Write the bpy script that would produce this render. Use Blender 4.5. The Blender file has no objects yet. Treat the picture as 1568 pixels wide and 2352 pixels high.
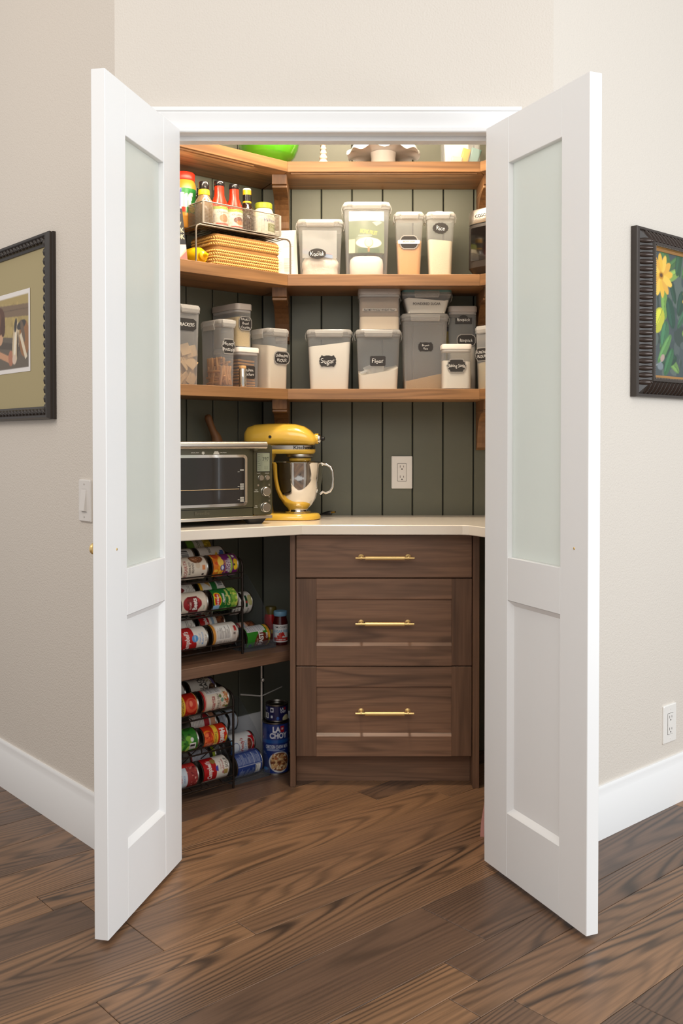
import bpy, math, random
import numpy as np
from mathutils import Vector, Matrix

random.seed(7)
SC = bpy.context.scene
COL = SC.collection
R = math.radians

# ------------------------------------------------------------------ camera
cam_d = bpy.data.cameras.new('camera')
cam = bpy.data.objects.new('camera', cam_d)
COL.objects.link(cam)
cam.location = (0, 0, 1.18)
cam.rotation_euler = (R(89.0), 0, 0)
cam_d.sensor_fit = 'VERTICAL'
cam_d.sensor_height = 36.0
cam_d.sensor_width = 24.0
cam_d.lens = 2220.0 / 2352.0 * 36.0
cam_d.shift_y = -0.05198
cam_d.clip_start = 0.05
SC.camera = cam

# ------------------------------------------------------------------ world, lights, exposure
SC.view_settings.view_transform = 'Standard'
SC.view_settings.look = 'None'
SC.view_settings.exposure = 0.15
SC.view_settings.gamma = 1.0
SC.view_settings.use_curve_mapping = False
W = bpy.data.worlds.new('room_light')
SC.world = W
W.use_nodes = True
W.node_tree.nodes['Background'].inputs[0].default_value = (1.0, 0.98, 0.955, 1)
W.node_tree.nodes['Background'].inputs[1].default_value = 0.52


def area(name, loc, target, sx, sy, power, col):
    d = bpy.data.lights.new(name, 'AREA')
    d.shape = 'RECTANGLE'
    d.size, d.size_y, d.energy, d.color = sx, sy, power, col
    o = bpy.data.objects.new(name, d)
    COL.objects.link(o)
    o.location = loc
    o.rotation_euler = (Vector(target) - Vector(loc)).to_track_quat('-Z', 'Y').to_euler()
    return o


area('window_daylight', (3.5, 0.5, 1.7), (-0.3, 2.4, 1.2), 2.4, 2.0, 84, (0.87, 0.945, 1.0))
area('ceiling_light_near', (0.3, -0.3, 2.8), (0.1, 3.1, 0.9), 2.6, 1.4, 34, (1.0, 0.98, 0.95))
area('ceiling_light_far', (-2.6, 1.7, 2.75), (-0.9, 2.7, 1.9), 0.8, 0.8, 16, (1.0, 0.90, 0.80))
# pantry lamps (their fixtures are built with the shell)
area('pantry_bar_light', (-0.02, 2.875, 2.125), (0.0, 3.5, 2.05), 0.62, 0.04, 2.3, (1.0, 0.87, 0.70))
area('pantry_ceiling_light', (0.02, 2.98, 2.735), (0.02, 2.99, 0.0), 0.2, 0.2, 20, (1.0, 0.87, 0.70))
area('pantry_strip_light', (0.15, 3.447, 2.124), (0.15, 3.60, 1.86), 0.64, 0.008, 1.9, (1.0, 0.87, 0.68))
area('pantry_side_strip_light', (-0.452, 3.215, 2.124), (-0.552, 3.327, 1.86), 0.42, 0.008, 1.4, (1.0, 0.87, 0.68))

# ------------------------------------------------------------------ colour helpers
def lin(c):
    out = []
    for v in c[:3]:
        v = v / 255.0
        out.append(v / 12.92 if v <= 0.04045 else ((v + 0.055) / 1.055) ** 2.4)
    return tuple(out)


def lin4(c):
    return lin(c) + (1.0,)


# ------------------------------------------------------------------ materials
MATS = {}


def _new(name):
    m = bpy.data.materials.new(name)
    m.use_nodes = True
    nt = m.node_tree
    return m, nt, nt.nodes['Principled BSDF']


def pm(name, col, rough=0.5, metal=0.0, coat=0.0, emis=None, estr=0.0, spec=0.5, vary=0.0, bump=None):
    if name in MATS:
        return MATS[name]
    m, nt, b = _new(name)
    b.inputs['Base Color'].default_value = lin4(col)
    b.inputs['Roughness'].default_value = rough
    b.inputs['Metallic'].default_value = metal
    b.inputs['Coat Weight'].default_value = coat
    b.inputs['Specular IOR Level'].default_value = spec
    if emis:
        b.inputs['Emission Color'].default_value = lin4(emis)
        b.inputs['Emission Strength'].default_value = estr
    tc = nt.nodes.new('ShaderNodeTexCoord')
    if vary:
        n = nt.nodes.new('ShaderNodeTexNoise')
        n.inputs['Scale'].default_value = 9.0
        n.inputs['Detail'].default_value = 4.0
        nt.links.new(tc.outputs['Object'], n.inputs['Vector'])
        mx = nt.nodes.new('ShaderNodeMix')
        mx.data_type = 'RGBA'
        c0 = [max(0.0, v * (1 - vary)) for v in lin(col)] + [1]
        c1 = [min(1.0, v * (1 + vary)) for v in lin(col)] + [1]
        mx.inputs[6].default_value = c0
        mx.inputs[7].default_value = c1
        nt.links.new(n.outputs['Fac'], mx.inputs[0])
        nt.links.new(mx.outputs[2], b.inputs['Base Color'])
    if bump:
        sc, st, dist = bump
        n2 = nt.nodes.new('ShaderNodeTexNoise')
        n2.inputs['Scale'].default_value = sc
        n2.inputs['Detail'].default_value = 3.0
        nt.links.new(tc.outputs['Object'], n2.inputs['Vector'])
        bp = nt.nodes.new('ShaderNodeBump')
        bp.inputs['Strength'].default_value = st
        bp.inputs['Distance'].default_value = dist
        nt.links.new(n2.outputs['Fac'], bp.inputs['Height'])
        nt.links.new(bp.outputs['Normal'], b.inputs['Normal'])
    MATS[name] = m
    return m


def wood(name, dark, mid, light, axis='X', rough=0.4, gs=5.0, rings=5.0, line=0.55, coat=0.0, tone=0.35, stretch=0.10, knots=False, sharp=2.4, cath=None):
    if name in MATS:
        return MATS[name]
    m, nt, b = _new(name)
    N, Lk = nt.nodes.new, nt.links.new
    tc = N('ShaderNodeTexCoord')
    oi = N('ShaderNodeObjectInfo')
    mul = N('ShaderNodeMath'); mul.operation = 'MULTIPLY'; mul.inputs[1].default_value = 61.0
    Lk(oi.outputs['Random'], mul.inputs[0])
    cb = N('ShaderNodeCombineXYZ')
    for i in range(3):
        Lk(mul.outputs[0], cb.inputs[i])
    ad = N('ShaderNodeVectorMath'); ad.operation = 'ADD'
    Lk(tc.outputs['Object'], ad.inputs[0]); Lk(cb.outputs[0], ad.inputs[1])
    mp = N('ShaderNodeMapping')
    s = [gs, gs, gs]; s2 = [140, 140, 140]
    i = 'XYZ'.index(axis)
    s[i] = gs * stretch; s2[i] = 5.0
    mp.inputs['Scale'].default_value = s
    mp2 = N('ShaderNodeMapping'); mp2.inputs['Scale'].default_value = s2
    Lk(ad.outputs[0], mp.inputs['Vector']); Lk(ad.outputs[0], mp2.inputs['Vector'])
    nA = N('ShaderNodeTexNoise'); nA.inputs['Scale'].default_value = 1.0; nA.inputs['Detail'].default_value = 2.2
    nA.inputs['Roughness'].default_value = 0.45; nA.inputs['Distortion'].default_value = 0.35
    Lk(mp.outputs[0], nA.inputs['Vector'])
    k = N('ShaderNodeMath'); k.operation = 'MULTIPLY'; k.inputs[1].default_value = rings * 6.283
    Lk(nA.outputs['Fac'], k.inputs[0])
    if cath:
        # flat-sawn arches: rings follow a parabola along the board
        c1, c2 = cath
        sx = N('ShaderNodeSeparateXYZ'); Lk(tc.outputs['Object'], sx.inputs[0])
        r2 = N('ShaderNodeMath'); r2.operation = 'FRACT'; Lk(mul.outputs[0], r2.inputs[0])
        of2 = N('ShaderNodeMath'); of2.operation = 'MULTIPLY_ADD'; of2.inputs[1].default_value = 0.16; of2.inputs[2].default_value = -0.08
        Lk(r2.outputs[0], of2.inputs[0])
        ya = N('ShaderNodeMath'); ya.operation = 'ADD'; Lk(sx.outputs['Y'], ya.inputs[0]); Lk(of2.outputs[0], ya.inputs[1])
        ysq = N('ShaderNodeMath'); ysq.operation = 'MULTIPLY'; Lk(ya.outputs[0], ysq.inputs[0]); Lk(ya.outputs[0], ysq.inputs[1])
        t1 = N('ShaderNodeMath'); t1.operation = 'MULTIPLY'; t1.inputs[1].default_value = c1 * 6.283; Lk(ysq.outputs[0], t1.inputs[0])
        sg_ = N('ShaderNodeMath'); sg_.operation = 'SUBTRACT'; sg_.inputs[1].default_value = 0.5; Lk(oi.outputs['Random'], sg_.inputs[0])
        sg2 = N('ShaderNodeMath'); sg2.operation = 'SIGN'; Lk(sg_.outputs[0], sg2.inputs[0])
        t2 = N('ShaderNodeMath'); t2.operation = 'MULTIPLY'; t2.inputs[1].default_value = c2 * 6.283; Lk(sx.outputs['X'], t2.inputs[0])
        t3 = N('ShaderNodeMath'); t3.operation = 'MULTIPLY'; Lk(t2.outputs[0], t3.inputs[0]); Lk(sg2.outputs[0], t3.inputs[1])
        s1_ = N('ShaderNodeMath'); s1_.operation = 'ADD'; Lk(t1.outputs[0], s1_.inputs[0]); Lk(t3.outputs[0], s1_.inputs[1])
        s2_ = N('ShaderNodeMath'); s2_.operation = 'ADD'; Lk(s1_.outputs[0], s2_.inputs[0]); Lk(k.outputs[0], s2_.inputs[1])
        k = s2_
    sn = N('ShaderNodeMath'); sn.operation = 'SINE'; Lk(k.outputs[0], sn.inputs[0])
    mr = N('ShaderNodeMapRange'); mr.inputs['From Min'].default_value = -1; mr.inputs['From Max'].default_value = 1
    Lk(sn.outputs[0], mr.inputs['Value'])
    pw = N('ShaderNodeMath'); pw.operation = 'POWER'; pw.inputs[1].default_value = sharp
    Lk(mr.outputs[0], pw.inputs[0])
    nB = N('ShaderNodeTexNoise'); nB.inputs['Scale'].default_value = 1.0; nB.inputs['Detail'].default_value = 3.0
    Lk(mp2.outputs[0], nB.inputs['Vector'])
    nC = N('ShaderNodeTexNoise'); nC.inputs['Scale'].default_value = 0.55; nC.inputs['Detail'].default_value = 2.0
    Lk(mp.outputs[0], nC.inputs['Vector'])
    # base tone mid<->light by large noise and per-object random
    rt = N('ShaderNodeMath'); rt.operation = 'MULTIPLY_ADD'; rt.inputs[1].default_value = tone; 
    Lk(oi.outputs['Random'], rt.inputs[0])
    off = N('ShaderNodeMath'); off.operation = 'SUBTRACT'; off.inputs[1].default_value = tone * 0.5
    Lk(nC.outputs['Fac'], off.inputs[0]); Lk(off.outputs[0], rt.inputs[2])
    mr2 = N('ShaderNodeMapRange'); mr2.inputs['From Min'].default_value = 0.28; mr2.inputs['From Max'].default_value = 0.72
    Lk(rt.outputs[0], mr2.inputs['Value'])
    m1 = N('ShaderNodeMix'); m1.data_type = 'RGBA'
    m1.inputs[6].default_value = lin4(mid); m1.inputs[7].default_value = lin4(light)
    Lk(mr2.outputs[0], m1.inputs[0])
    lm0 = N('ShaderNodeMath'); lm0.operation = 'MULTIPLY'; lm0.inputs[1].default_value = line
    Lk(pw.outputs[0], lm0.inputs[0])
    nD = N('ShaderNodeTexNoise'); nD.inputs['Scale'].default_value = 0.8; nD.inputs['Detail'].default_value = 1.0
    ofs = N('ShaderNodeVectorMath'); ofs.operation = 'ADD'; ofs.inputs[1].default_value = (7.3, 2.1, 5.7)
    Lk(mp.outputs[0], ofs.inputs[0]); Lk(ofs.outputs[0], nD.inputs['Vector'])
    md = N('ShaderNodeMapRange'); md.inputs['From Min'].default_value = 0.36; md.inputs['From Max'].default_value = 0.66
    md.inputs['To Min'].default_value = 0.25
    Lk(nD.outputs['Fac'], md.inputs['Value'])
    lm = N('ShaderNodeMath'); lm.operation = 'MULTIPLY'
    Lk(lm0.outputs[0], lm.inputs[0]); Lk(md.outputs[0], lm.inputs[1])
    m2 = N('ShaderNodeMix'); m2.data_type = 'RGBA'; m2.inputs[7].default_value = lin4(dark)
    Lk(lm.outputs[0], m2.inputs[0]); Lk(m1.outputs[2], m2.inputs[6])
    fr = N('ShaderNodeMapRange'); fr.inputs['From Min'].default_value = 0.35; fr.inputs['From Max'].default_value = 0.75
    fr.inputs['To Min'].default_value = 0.0; fr.inputs['To Max'].default_value = 0.38
    Lk(nB.outputs['Fac'], fr.inputs['Value'])
    m3 = N('ShaderNodeMix'); m3.data_type = 'RGBA'; m3.inputs[7].default_value = lin4(dark)
    Lk(fr.outputs[0], m3.inputs[0]); Lk(m2.outputs[2], m3.inputs[6])
    last = m3
    if knots:
        mk = N('ShaderNodeMapping'); sk = [3.2, 3.2, 3.2]; sk[i] = 1.5; mk.inputs['Scale'].default_value = sk
        Lk(ad.outputs[0], mk.inputs['Vector'])
        vo = N('ShaderNodeTexVoronoi'); vo.inputs['Scale'].default_value = 1.0
        Lk(mk.outputs[0], vo.inputs['Vector'])
        kr = N('ShaderNodeMapRange'); kr.inputs['From Min'].default_value = 0.03; kr.inputs['From Max'].default_value = 0.10
        kr.inputs['To Min'].default_value = 0.75; kr.inputs['To Max'].default_value = 0.0
        Lk(vo.outputs['Distance'], kr.inputs['Value'])
        m4 = N('ShaderNodeMix'); m4.data_type = 'RGBA'; m4.inputs[7].default_value = lin4([c * 0.55 for c in dark])
        Lk(kr.outputs[0], m4.inputs[0]); Lk(m3.outputs[2], m4.inputs[6])
        last = m4
    Lk(last.outputs[2], b.inputs['Base Color'])
    b.inputs['Roughness'].default_value = rough
    b.inputs['Coat Weight'].default_value = coat
    b.inputs['Coat Roughness'].default_value = 0.25
    bp = N('ShaderNodeBump'); bp.inputs['Strength'].default_value = 0.12; bp.inputs['Distance'].default_value = 0.001
    Lk(nB.outputs['Fac'], bp.inputs['Height']); Lk(bp.outputs['Normal'], b.inputs['Normal'])
    MATS[name] = m
    return m


def clear(name, tint=(245, 246, 246), body=(236, 238, 240), opacity=0.2, rough=0.15, edge=0.4):
    if name in MATS:
        return MATS[name]
    m, nt, b = _new(name)
    b.inputs['Base Color'].default_value = lin4(body)
    b.inputs['Roughness'].default_value = rough
    tr = nt.nodes.new('ShaderNodeBsdfTransparent')
    tr.inputs[0].default_value = lin4(tint)
    fz = nt.nodes.new('ShaderNodeLayerWeight')
    fz.inputs['Blend'].default_value = 0.35
    mr = nt.nodes.new('ShaderNodeMapRange')
    mr.inputs['To Min'].default_value = opacity
    mr.inputs['To Max'].default_value = min(1.0, opacity + edge)
    nt.links.new(fz.outputs['Facing'], mr.inputs['Value'])
    mx = nt.nodes.new('ShaderNodeMixShader')
    nt.links.new(mr.outputs[0], mx.inputs[0])
    nt.links.new(tr.outputs[0], mx.inputs[1])
    nt.links.new(b.outputs[0], mx.inputs[2])
    nt.links.new(mx.outputs[0], nt.nodes['Material Output'].inputs['Surface'])
    MATS[name] = m
    return m


def frosted(name, col, trans=0.5):
    m, nt, b = _new(name)
    b.inputs['Base Color'].default_value = lin4(col)
    b.inputs['Roughness'].default_value = 0.18
    t = nt.nodes.new('ShaderNodeBsdfTranslucent')
    t.inputs[0].default_value = lin4(col)
    mx = nt.nodes.new('ShaderNodeMixShader')
    mx.inputs[0].default_value = trans
    nt.links.new(b.outputs[0], mx.inputs[1]); nt.links.new(t.outputs[0], mx.inputs[2])
    nt.links.new(mx.outputs[0], nt.nodes['Material Output'].inputs['Surface'])
    MATS[name] = m
    return m


def print_mat(name, rough=0.45, coat=0.0):
    if name in MATS:
        return MATS[name]
    m, nt, b = _new(name)
    a = nt.nodes.new('ShaderNodeAttribute')
    a.attribute_name = 'ink'
    nt.links.new(a.outputs['Color'], b.inputs['Base Color'])
    b.inputs['Roughness'].default_value = rough
    b.inputs['Coat Weight'].default_value = coat
    MATS[name] = m
    return m


WALL = pm('beige_wall_paint', (219, 210, 199), 0.75, bump=(190, 0.45, 0.004))
WHITE = pm('white_trim_paint', (243, 242, 241), 0.38)
GREEN = pm('sage_green_paint', (101, 102, 87), 0.5, vary=0.06)
DARKGAP = pm('dark_groove', (34, 35, 30), 0.8)
OAK = wood('brown_oak_floor', (48, 37, 30), (108, 82, 64), (150, 112, 80), 'X', 0.36, 7.5, 7.0, 0.9, tone=0.7, stretch=0.12, knots=True, sharp=2.2, cath=(430.0, 4.5))
WAL_X = wood('walnut_across', (78, 53, 32), (134, 94, 58), (172, 126, 82), 'X', 0.42, 11.0, 5.5, 0.6, stretch=0.10, sharp=2.0)
WAL_Z = wood('walnut_upright', (70, 46, 28), (120, 82, 50), (158, 114, 72), 'Z', 0.42, 14.0, 5.0, 0.6, stretch=0.10, sharp=2.0)
CAB_X = wood('walnut_drawer_across', (60, 43, 33), (114, 85, 66), (148, 111, 86), 'X', 0.42, 9.0, 7.0, 0.6, stretch=0.13, sharp=2.2)
CAB_Z = wood('walnut_drawer_upright', (56, 40, 31), (102, 75, 58), (134, 100, 77), 'Z', 0.42, 9.0, 6.0, 0.55, stretch=0.11, sharp=2.2)
QUARTZ = pm('cream_quartz', (238, 228, 214), 0.16, vary=0.05)
BRASS = pm('satin_brass', (238, 204, 138), 0.36, 0.6)
CHROME = pm('polished_steel', (225, 222, 216), 0.08, 1.0)
STEEL = pm('brushed_steel', (196, 188, 178), 0.30, 1.0)
TIN = pm('tin_can_steel', (150, 146, 140), 0.28, 1.0)
BRONZE = pm('dark_bronze_wire', (48, 38, 33), 0.45, 0.6)
GREYWIRE = pm('grey_coated_wire', (130, 120, 108), 0.4, 0.5)
MESHWIRE = pm('silver_mesh_wire', (176, 170, 160), 0.35, 0.8)
BLACK = pm('black_plastic', (26, 25, 25), 0.4)
CHALK = pm('chalkboard_label', (44, 40, 38), 0.6)
CHALKW = pm('white_chalk_ink', (238, 236, 230), 0.7)
CHALKG = pm('grey_label_border', (152, 148, 142), 0.6)
CLEAR = clear('clear_plastic', opacity=0.15, rough=0.12, edge=0.3)
CLEARB = clear('bluish_clear_plastic', (236, 238, 242), (222, 220, 217), 0.24, 0.3, 0.3)
LIDCLEAR = clear('frosted_lid_plastic', (235, 235, 234), (236, 232, 226), 0.26, 0.2, 0.35)
GLASSJ = clear('jar_glass', (246, 246, 244), (230, 230, 228), 0.06, 0.04)
ACRYL = clear('acrylic_bin', (240, 241, 243), (215, 220, 225), 0.03, 0.05, 0.04)
LIDWHITE = pm('white_lid_plastic', (232, 224, 214), 0.4)
LIDGREY = pm('warm_grey_lid_plastic', (176, 166, 158), 0.4)
LIDTEAL = pm('teal_lid_plastic', (96, 132, 130), 0.35)
PRINT = print_mat('printed_paper_label')
PRINTG = print_mat('printed_glossy_label', 0.25, 0.2)


# ------------------------------------------------------------------ mesh builder
def rrect(w, d, r, n=4):
    """rounded rectangle ring centred on the origin, counter-clockwise"""
    r = min(r, w / 2 - 1e-5, d / 2 - 1e-5)
    pts = []
    for cx, cy, a0 in ((w / 2 - r, d / 2 - r, 0), (-w / 2 + r, d / 2 - r, 90), (-w / 2 + r, -d / 2 + r, 180), (w / 2 - r, -d / 2 + r, 270)):
        for i in range(n + 1):
            a = R(a0 + 90.0 * i / n)
            pts.append((cx + r * math.cos(a), cy + r * math.sin(a)))
    return pts


class MB:
    def __init__(self):
        self.v, self.f = [], []

    def add(self, verts, faces):
        o = len(self.v)
        self.v.extend([tuple(p) for p in verts])
        self.f.extend([tuple(i + o for i in f) for f in faces])
        return self

    def box(self, x0, x1, y0, y1, z0, z1, b=0.0):
        if b <= 0:
            v = [(x, y, z) for z in (z0, z1) for x, y in ((x0, y0), (x1, y0), (x1, y1), (x0, y1))]
            return self.add(v, [(3, 2, 1, 0), (4, 5, 6, 7), (0, 1, 5, 4), (1, 2, 6, 5), (2, 3, 7, 6), (3, 0, 4, 7)])
        def ring(i, z):
            return [(x0 + i + b, y0 + i, z), (x1 - i - b, y0 + i, z), (x1 - i, y0 + i + b, z), (x1 - i, y1 - i - b, z),
                    (x1 - i - b, y1 - i, z), (x0 + i + b, y1 - i, z), (x0 + i, y1 - i - b, z), (x0 + i, y0 + i + b, z)]
        return self.loft([ring(b, z0), ring(0, z0 + b), ring(0, z1 - b), ring(b, z1)])

    def loft(self, rings, cap0=True, cap1=True, closed=True):
        n = len(rings[0])
        v = [p for r in rings for p in r]
        f = []
        for k in range(len(rings) - 1):
            for i in range(n if closed else n - 1):
                j = (i + 1) % n
                f.append((k * n + i, k * n + j, (k + 1) * n + j, (k + 1) * n + i))
        if cap0:
            f.append(tuple(reversed(range(n))))
        if cap1:
            f.append(tuple((len(rings) - 1) * n + i for i in range(n)))
        return self.add(v, f)

    def lathe(self, prof, n=32, c=(0, 0, 0), axis='Z', cap=True):
        rings = []
        for r, z in prof:
            r = max(r, 1e-5)
            rg = []
            for i in range(n):
                a = 2 * math.pi * i / n
                p = (r * math.cos(a), r * math.sin(a), z)
                if axis == 'X':
                    p = (z, p[0], p[1])
                elif axis == 'Y':
                    p = (p[1], z, p[0])
                rg.append((p[0] + c[0], p[1] + c[1], p[2] + c[2]))
            rings.append(rg)
        return self.loft(rings, cap, cap)

    def tube(self, pts, r, n=8, closed=False):
        pts = [Vector(p) for p in pts]
        m = len(pts)
        rings = []
        up = Vector((0, 0, 1))
        prev = None
        for i, p in enumerate(pts):
            if closed:
                t = (pts[(i + 1) % m] - pts[i - 1])
            else:
                t = pts[min(i + 1, m - 1)] - pts[max(i - 1, 0)]
            t.normalize()
            if prev is None:
                a = t.orthogonal().normalized()
            else:
                a = prev - t * prev.dot(t)
                a = a.normalized() if a.length > 1e-6 else t.orthogonal().normalized()
            prev = a
            b = t.cross(a)
            rr = r[i] if isinstance(r, (list, tuple)) else r
            rings.append([p + (a * math.cos(2 * math.pi * k / n) + b * math.sin(2 * math.pi * k / n)) * rr for k in range(n)])
        if closed:
            rings.append(rings[0])
            return self.loft(rings, False, False)
        return self.loft(rings)

    def prism(self, poly, z0, z1):
        n = len(poly)
        return self.loft([[(x, y, z0) for x, y in poly], [(x, y, z1) for x, y in poly]])

    def mesh(self, name, smooth=None):
        me = bpy.data.meshes.new(name)
        me.from_pydata(self.v, [], self.f)
        if smooth:
            me.polygons.foreach_set('use_smooth', [True] * len(me.polygons))
            me.set_sharp_from_angle(angle=R(smooth))
        me.update()
        return me

    def build(self, name, mat, parent=None, smooth=None, loc=None, rot=None, label=None):
        return link(name, self.mesh(name, smooth), mat, parent, loc, rot, label)


def link(name, me, mat, parent=None, loc=None, rot=None, label=None):
    if mat is not None and not me.materials:
        me.materials.append(mat)
    o = bpy.data.objects.new(name, me)
    COL.objects.link(o)
    if parent is not None:
        o.parent = parent
    if loc is not None:
        o.location = loc
    if rot is not None:
        o.rotation_euler = rot
    if label:
        o['label'] = label
    return o


def tag(o, label, cat, group=None, kind=None):
    o['label'] = label
    o['category'] = cat
    if group:
        o['group'] = group
    if kind:
        o['kind'] = kind
    return o


def struct(o, label=None):
    o['kind'] = 'structure'
    if label:
        o['label'] = label
    return o


def thing(name, label, cat, loc=(0, 0, 0), rotz=0.0, group=None, rot=None):
    o = bpy.data.objects.new(name, None)
    o.empty_display_size = 0.05
    COL.objects.link(o)
    o.location = loc
    o.rotation_euler = rot if rot else (0, 0, rotz)
    return tag(o, label, cat, group)


# ------------------------------------------------------------------ lettering
_TX = {}


def text_tris(s, shear=0.0, weight=0.0):
    key = (s, shear, weight)
    if key in _TX:
        return _TX[key]
    cu = bpy.data.curves.new('lettering', 'FONT')
    cu.body = s
    cu.size = 1.0
    cu.shear = shear
    cu.offset = weight
    cu.resolution_u = 3
    ob = bpy.data.objects.new('lettering', cu)
    me = bpy.data.meshes.new_from_object(ob)
    me.calc_loop_triangles()
    v = np.array([(q.co.x, q.co.y) for q in me.vertices]) if len(me.vertices) else np.zeros((1, 2))
    t = np.array([tuple(q.vertices) for q in me.loop_triangles]) if len(me.loop_triangles) else np.zeros((0, 3), int)
    bpy.data.objects.remove(ob)
    bpy.data.curves.remove(cu)
    bpy.data.meshes.remove(me)
    v = v / 0.682
    v[:, 0] -= (v[:, 0].min() + v[:, 0].max()) / 2
    v[:, 1] -= 0.5
    _TX[key] = (v, t)
    return v, t


def text_mesh(s, h, mapf, shear=0.0, weight=0.0, cond=1.0, wob=0.0, maxw=None):
    """lettering as a mesh; mapf maps (x, y) on the face to a point"""
    v, t = text_tris(s, shear, weight)
    w = (v[:, 0].max() - v[:, 0].min()) * h * cond
    k = min(1.0, maxw / w) if maxw else 1.0
    x = v[:, 0] * h * cond * k
    y = v[:, 1] * h
    if wob:
        y = y + wob * h * np.sin(x / h * 2.3 + len(s)) + wob * 0.6 * h * np.sin(x / h * 5.1)
        x = x + wob * 0.5 * h * np.sin(y / h * 6.0 + x / h * 3)
    return MB().add([mapf(a, b) for a, b in zip(x, y)], [tuple(q) for q in t])


class Canvas:
    """a flat print, drawn in metres, sampled onto the vertices of a surface"""
    def __init__(self, w, h, col, px=0.0006):
        self.w, self.h, self.px = w, h, px
        self.nx, self.ny = max(4, int(w / px)), max(4, int(h / px))
        self.a = np.empty((self.ny, self.nx, 3))
        self.a[:] = lin(col)
        self.X = (np.arange(self.nx) + 0.5) / self.nx * w
        self.Y = (np.arange(self.ny) + 0.5) / self.ny * h

    def _win(self, x0, x1, y0, y1):
        i0, i1 = int(max(0, math.floor(x0 / self.w * self.nx))), int(min(self.nx, math.ceil(x1 / self.w * self.nx) + 1))
        j0, j1 = int(max(0, math.floor(y0 / self.h * self.ny))), int(min(self.ny, math.ceil(y1 / self.h * self.ny) + 1))
        return i0, i1, j0, j1

    def rect(self, x0, x1, y0, y1, col):
        i0, i1, j0, j1 = self._win(x0, x1, y0, y1)
        if i1 > i0 and j1 > j0:
            mx = (self.X[i0:i1] >= x0) & (self.X[i0:i1] <= x1)
            my = (self.Y[j0:j1] >= y0) & (self.Y[j0:j1] <= y1)
            self.a[j0:j1, i0:i1][np.outer(my, mx)] = lin(col)
        return self

    def ell(self, cx, cy, rx, ry, col, rot=0.0):
        q = max(rx, ry)
        i0, i1, j0, j1 = self._win(cx - q, cx + q, cy - q, cy + q)
        if i1 <= i0 or j1 <= j0:
            return self
        X, Y = np.meshgrid(self.X[i0:i1] - cx, self.Y[j0:j1] - cy)
        c, s = math.cos(R(rot)), math.sin(R(rot))
        u, v = X * c + Y * s, -X * s + Y * c
        self.a[j0:j1, i0:i1][(u / rx) ** 2 + (v / ry) ** 2 <= 1] = lin(col)
        return self

    def poly(self, pts, col):
        p = np.array(pts, float)
        i0, i1, j0, j1 = self._win(p[:, 0].min(), p[:, 0].max(), p[:, 1].min(), p[:, 1].max())
        if i1 <= i0 or j1 <= j0:
            return self
        X, Y = np.meshgrid(self.X[i0:i1], self.Y[j0:j1])
        ins = np.zeros(X.shape, bool)
        for k in range(len(p)):
            x1, y1 = p[k - 1]; x2, y2 = p[k]
            if y1 == y2:
                continue
            ins ^= ((y1 > Y) != (y2 > Y)) & (X < (x2 - x1) * (Y - y1) / (y2 - y1) + x1)
        self.a[j0:j1, i0:i1][ins] = lin(col)
        return self

    def line(self, x0, y0, x1, y1, wd, col):
        dx, dy = x1 - x0, y1 - y0
        l = math.hypot(dx, dy) or 1e-6
        nx, ny = -dy / l * wd / 2, dx / l * wd / 2
        return self.poly([(x0 + nx, y0 + ny), (x1 + nx, y1 + ny), (x1 - nx, y1 - ny), (x0 - nx, y0 - ny)], col)

    def text(self, s, cx, cy, h, col, rot=0.0, shear=0.0, weight=0.015, cond=1.0, maxw=None):
        v, t = text_tris(s, shear, weight)
        w = (v[:, 0].max() - v[:, 0].min()) * h * cond
        k = min(1.0, maxw / w) if maxw else 1.0
        c, sn = math.cos(R(rot)), math.sin(R(rot))
        px, py = v[:, 0] * h * cond * k, v[:, 1] * h
        P = np.stack([cx + px * c - py * sn, cy + px * sn + py * c], 1)
        lc = lin(col)
        for tri in t:
            a, b, d = P[tri]
            i0, i1, j0, j1 = self._win(min(a[0], b[0], d[0]), max(a[0], b[0], d[0]), min(a[1], b[1], d[1]), max(a[1], b[1], d[1]))
            if i1 <= i0 or j1 <= j0:
                continue
            X, Y = np.meshgrid(self.X[i0:i1], self.Y[j0:j1])
            e0 = (b[0] - a[0]) * (Y - a[1]) - (b[1] - a[1]) * (X - a[0])
            e1 = (d[0] - b[0]) * (Y - b[1]) - (d[1] - b[1]) * (X - b[0])
            e2 = (a[0] - d[0]) * (Y - d[1]) - (a[1] - d[1]) * (X - d[0])
            m = ((e0 >= 0) & (e1 >= 0) & (e2 >= 0)) | ((e0 <= 0) & (e1 <= 0) & (e2 <= 0))
            self.a[j0:j1, i0:i1][m] = lc
        return self

    def lines(self, x0, x1, y0, y1, pitch, col, frac=0.45, seed=1):
        rg = random.Random(seed)
        y = y1
        while y > y0:
            self.rect(x0, x0 + (x1 - x0) * rg.uniform(0.55, 1.0), y - pitch * frac, y, col)
            y -= pitch
        return self

    def bars(self, x0, x1, y0, y1, seed=2, vertical=True):
        """barcode"""
        rg = random.Random(seed)
        self.rect(x0, x1, y0, y1, (235, 233, 228))
        n = 13
        for k in range(n):
            if rg.random() < 0.62:
                if vertical:
                    a = x0 + (x1 - x0) * (0.08 + 0.84 * k / n)
                    self.rect(a, a + (x1 - x0) * 0.05, y0 + (y1 - y0) * 0.12, y1 - (y1 - y0) * 0.08, (40, 40, 44))
                else:
                    a = y0 + (y1 - y0) * (0.08 + 0.84 * k / n)
                    self.rect(x0 + (x1 - x0) * 0.1, x1 - (x1 - x0) * 0.08, a, a + (y1 - y0) * 0.05, (40, 40, 44))
        return self

    def speck(self, x0, x1, y0, y1, cols, n, r0, r1, seed=3):
        rg = random.Random(seed)
        for _ in range(n):
            r = rg.uniform(r0, r1)
            self.ell(rg.uniform(x0, x1), rg.uniform(y0, y1), r, r * rg.uniform(0.4, 1.0), rg.choice(cols), rg.uniform(0, 180))
        return self

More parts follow.
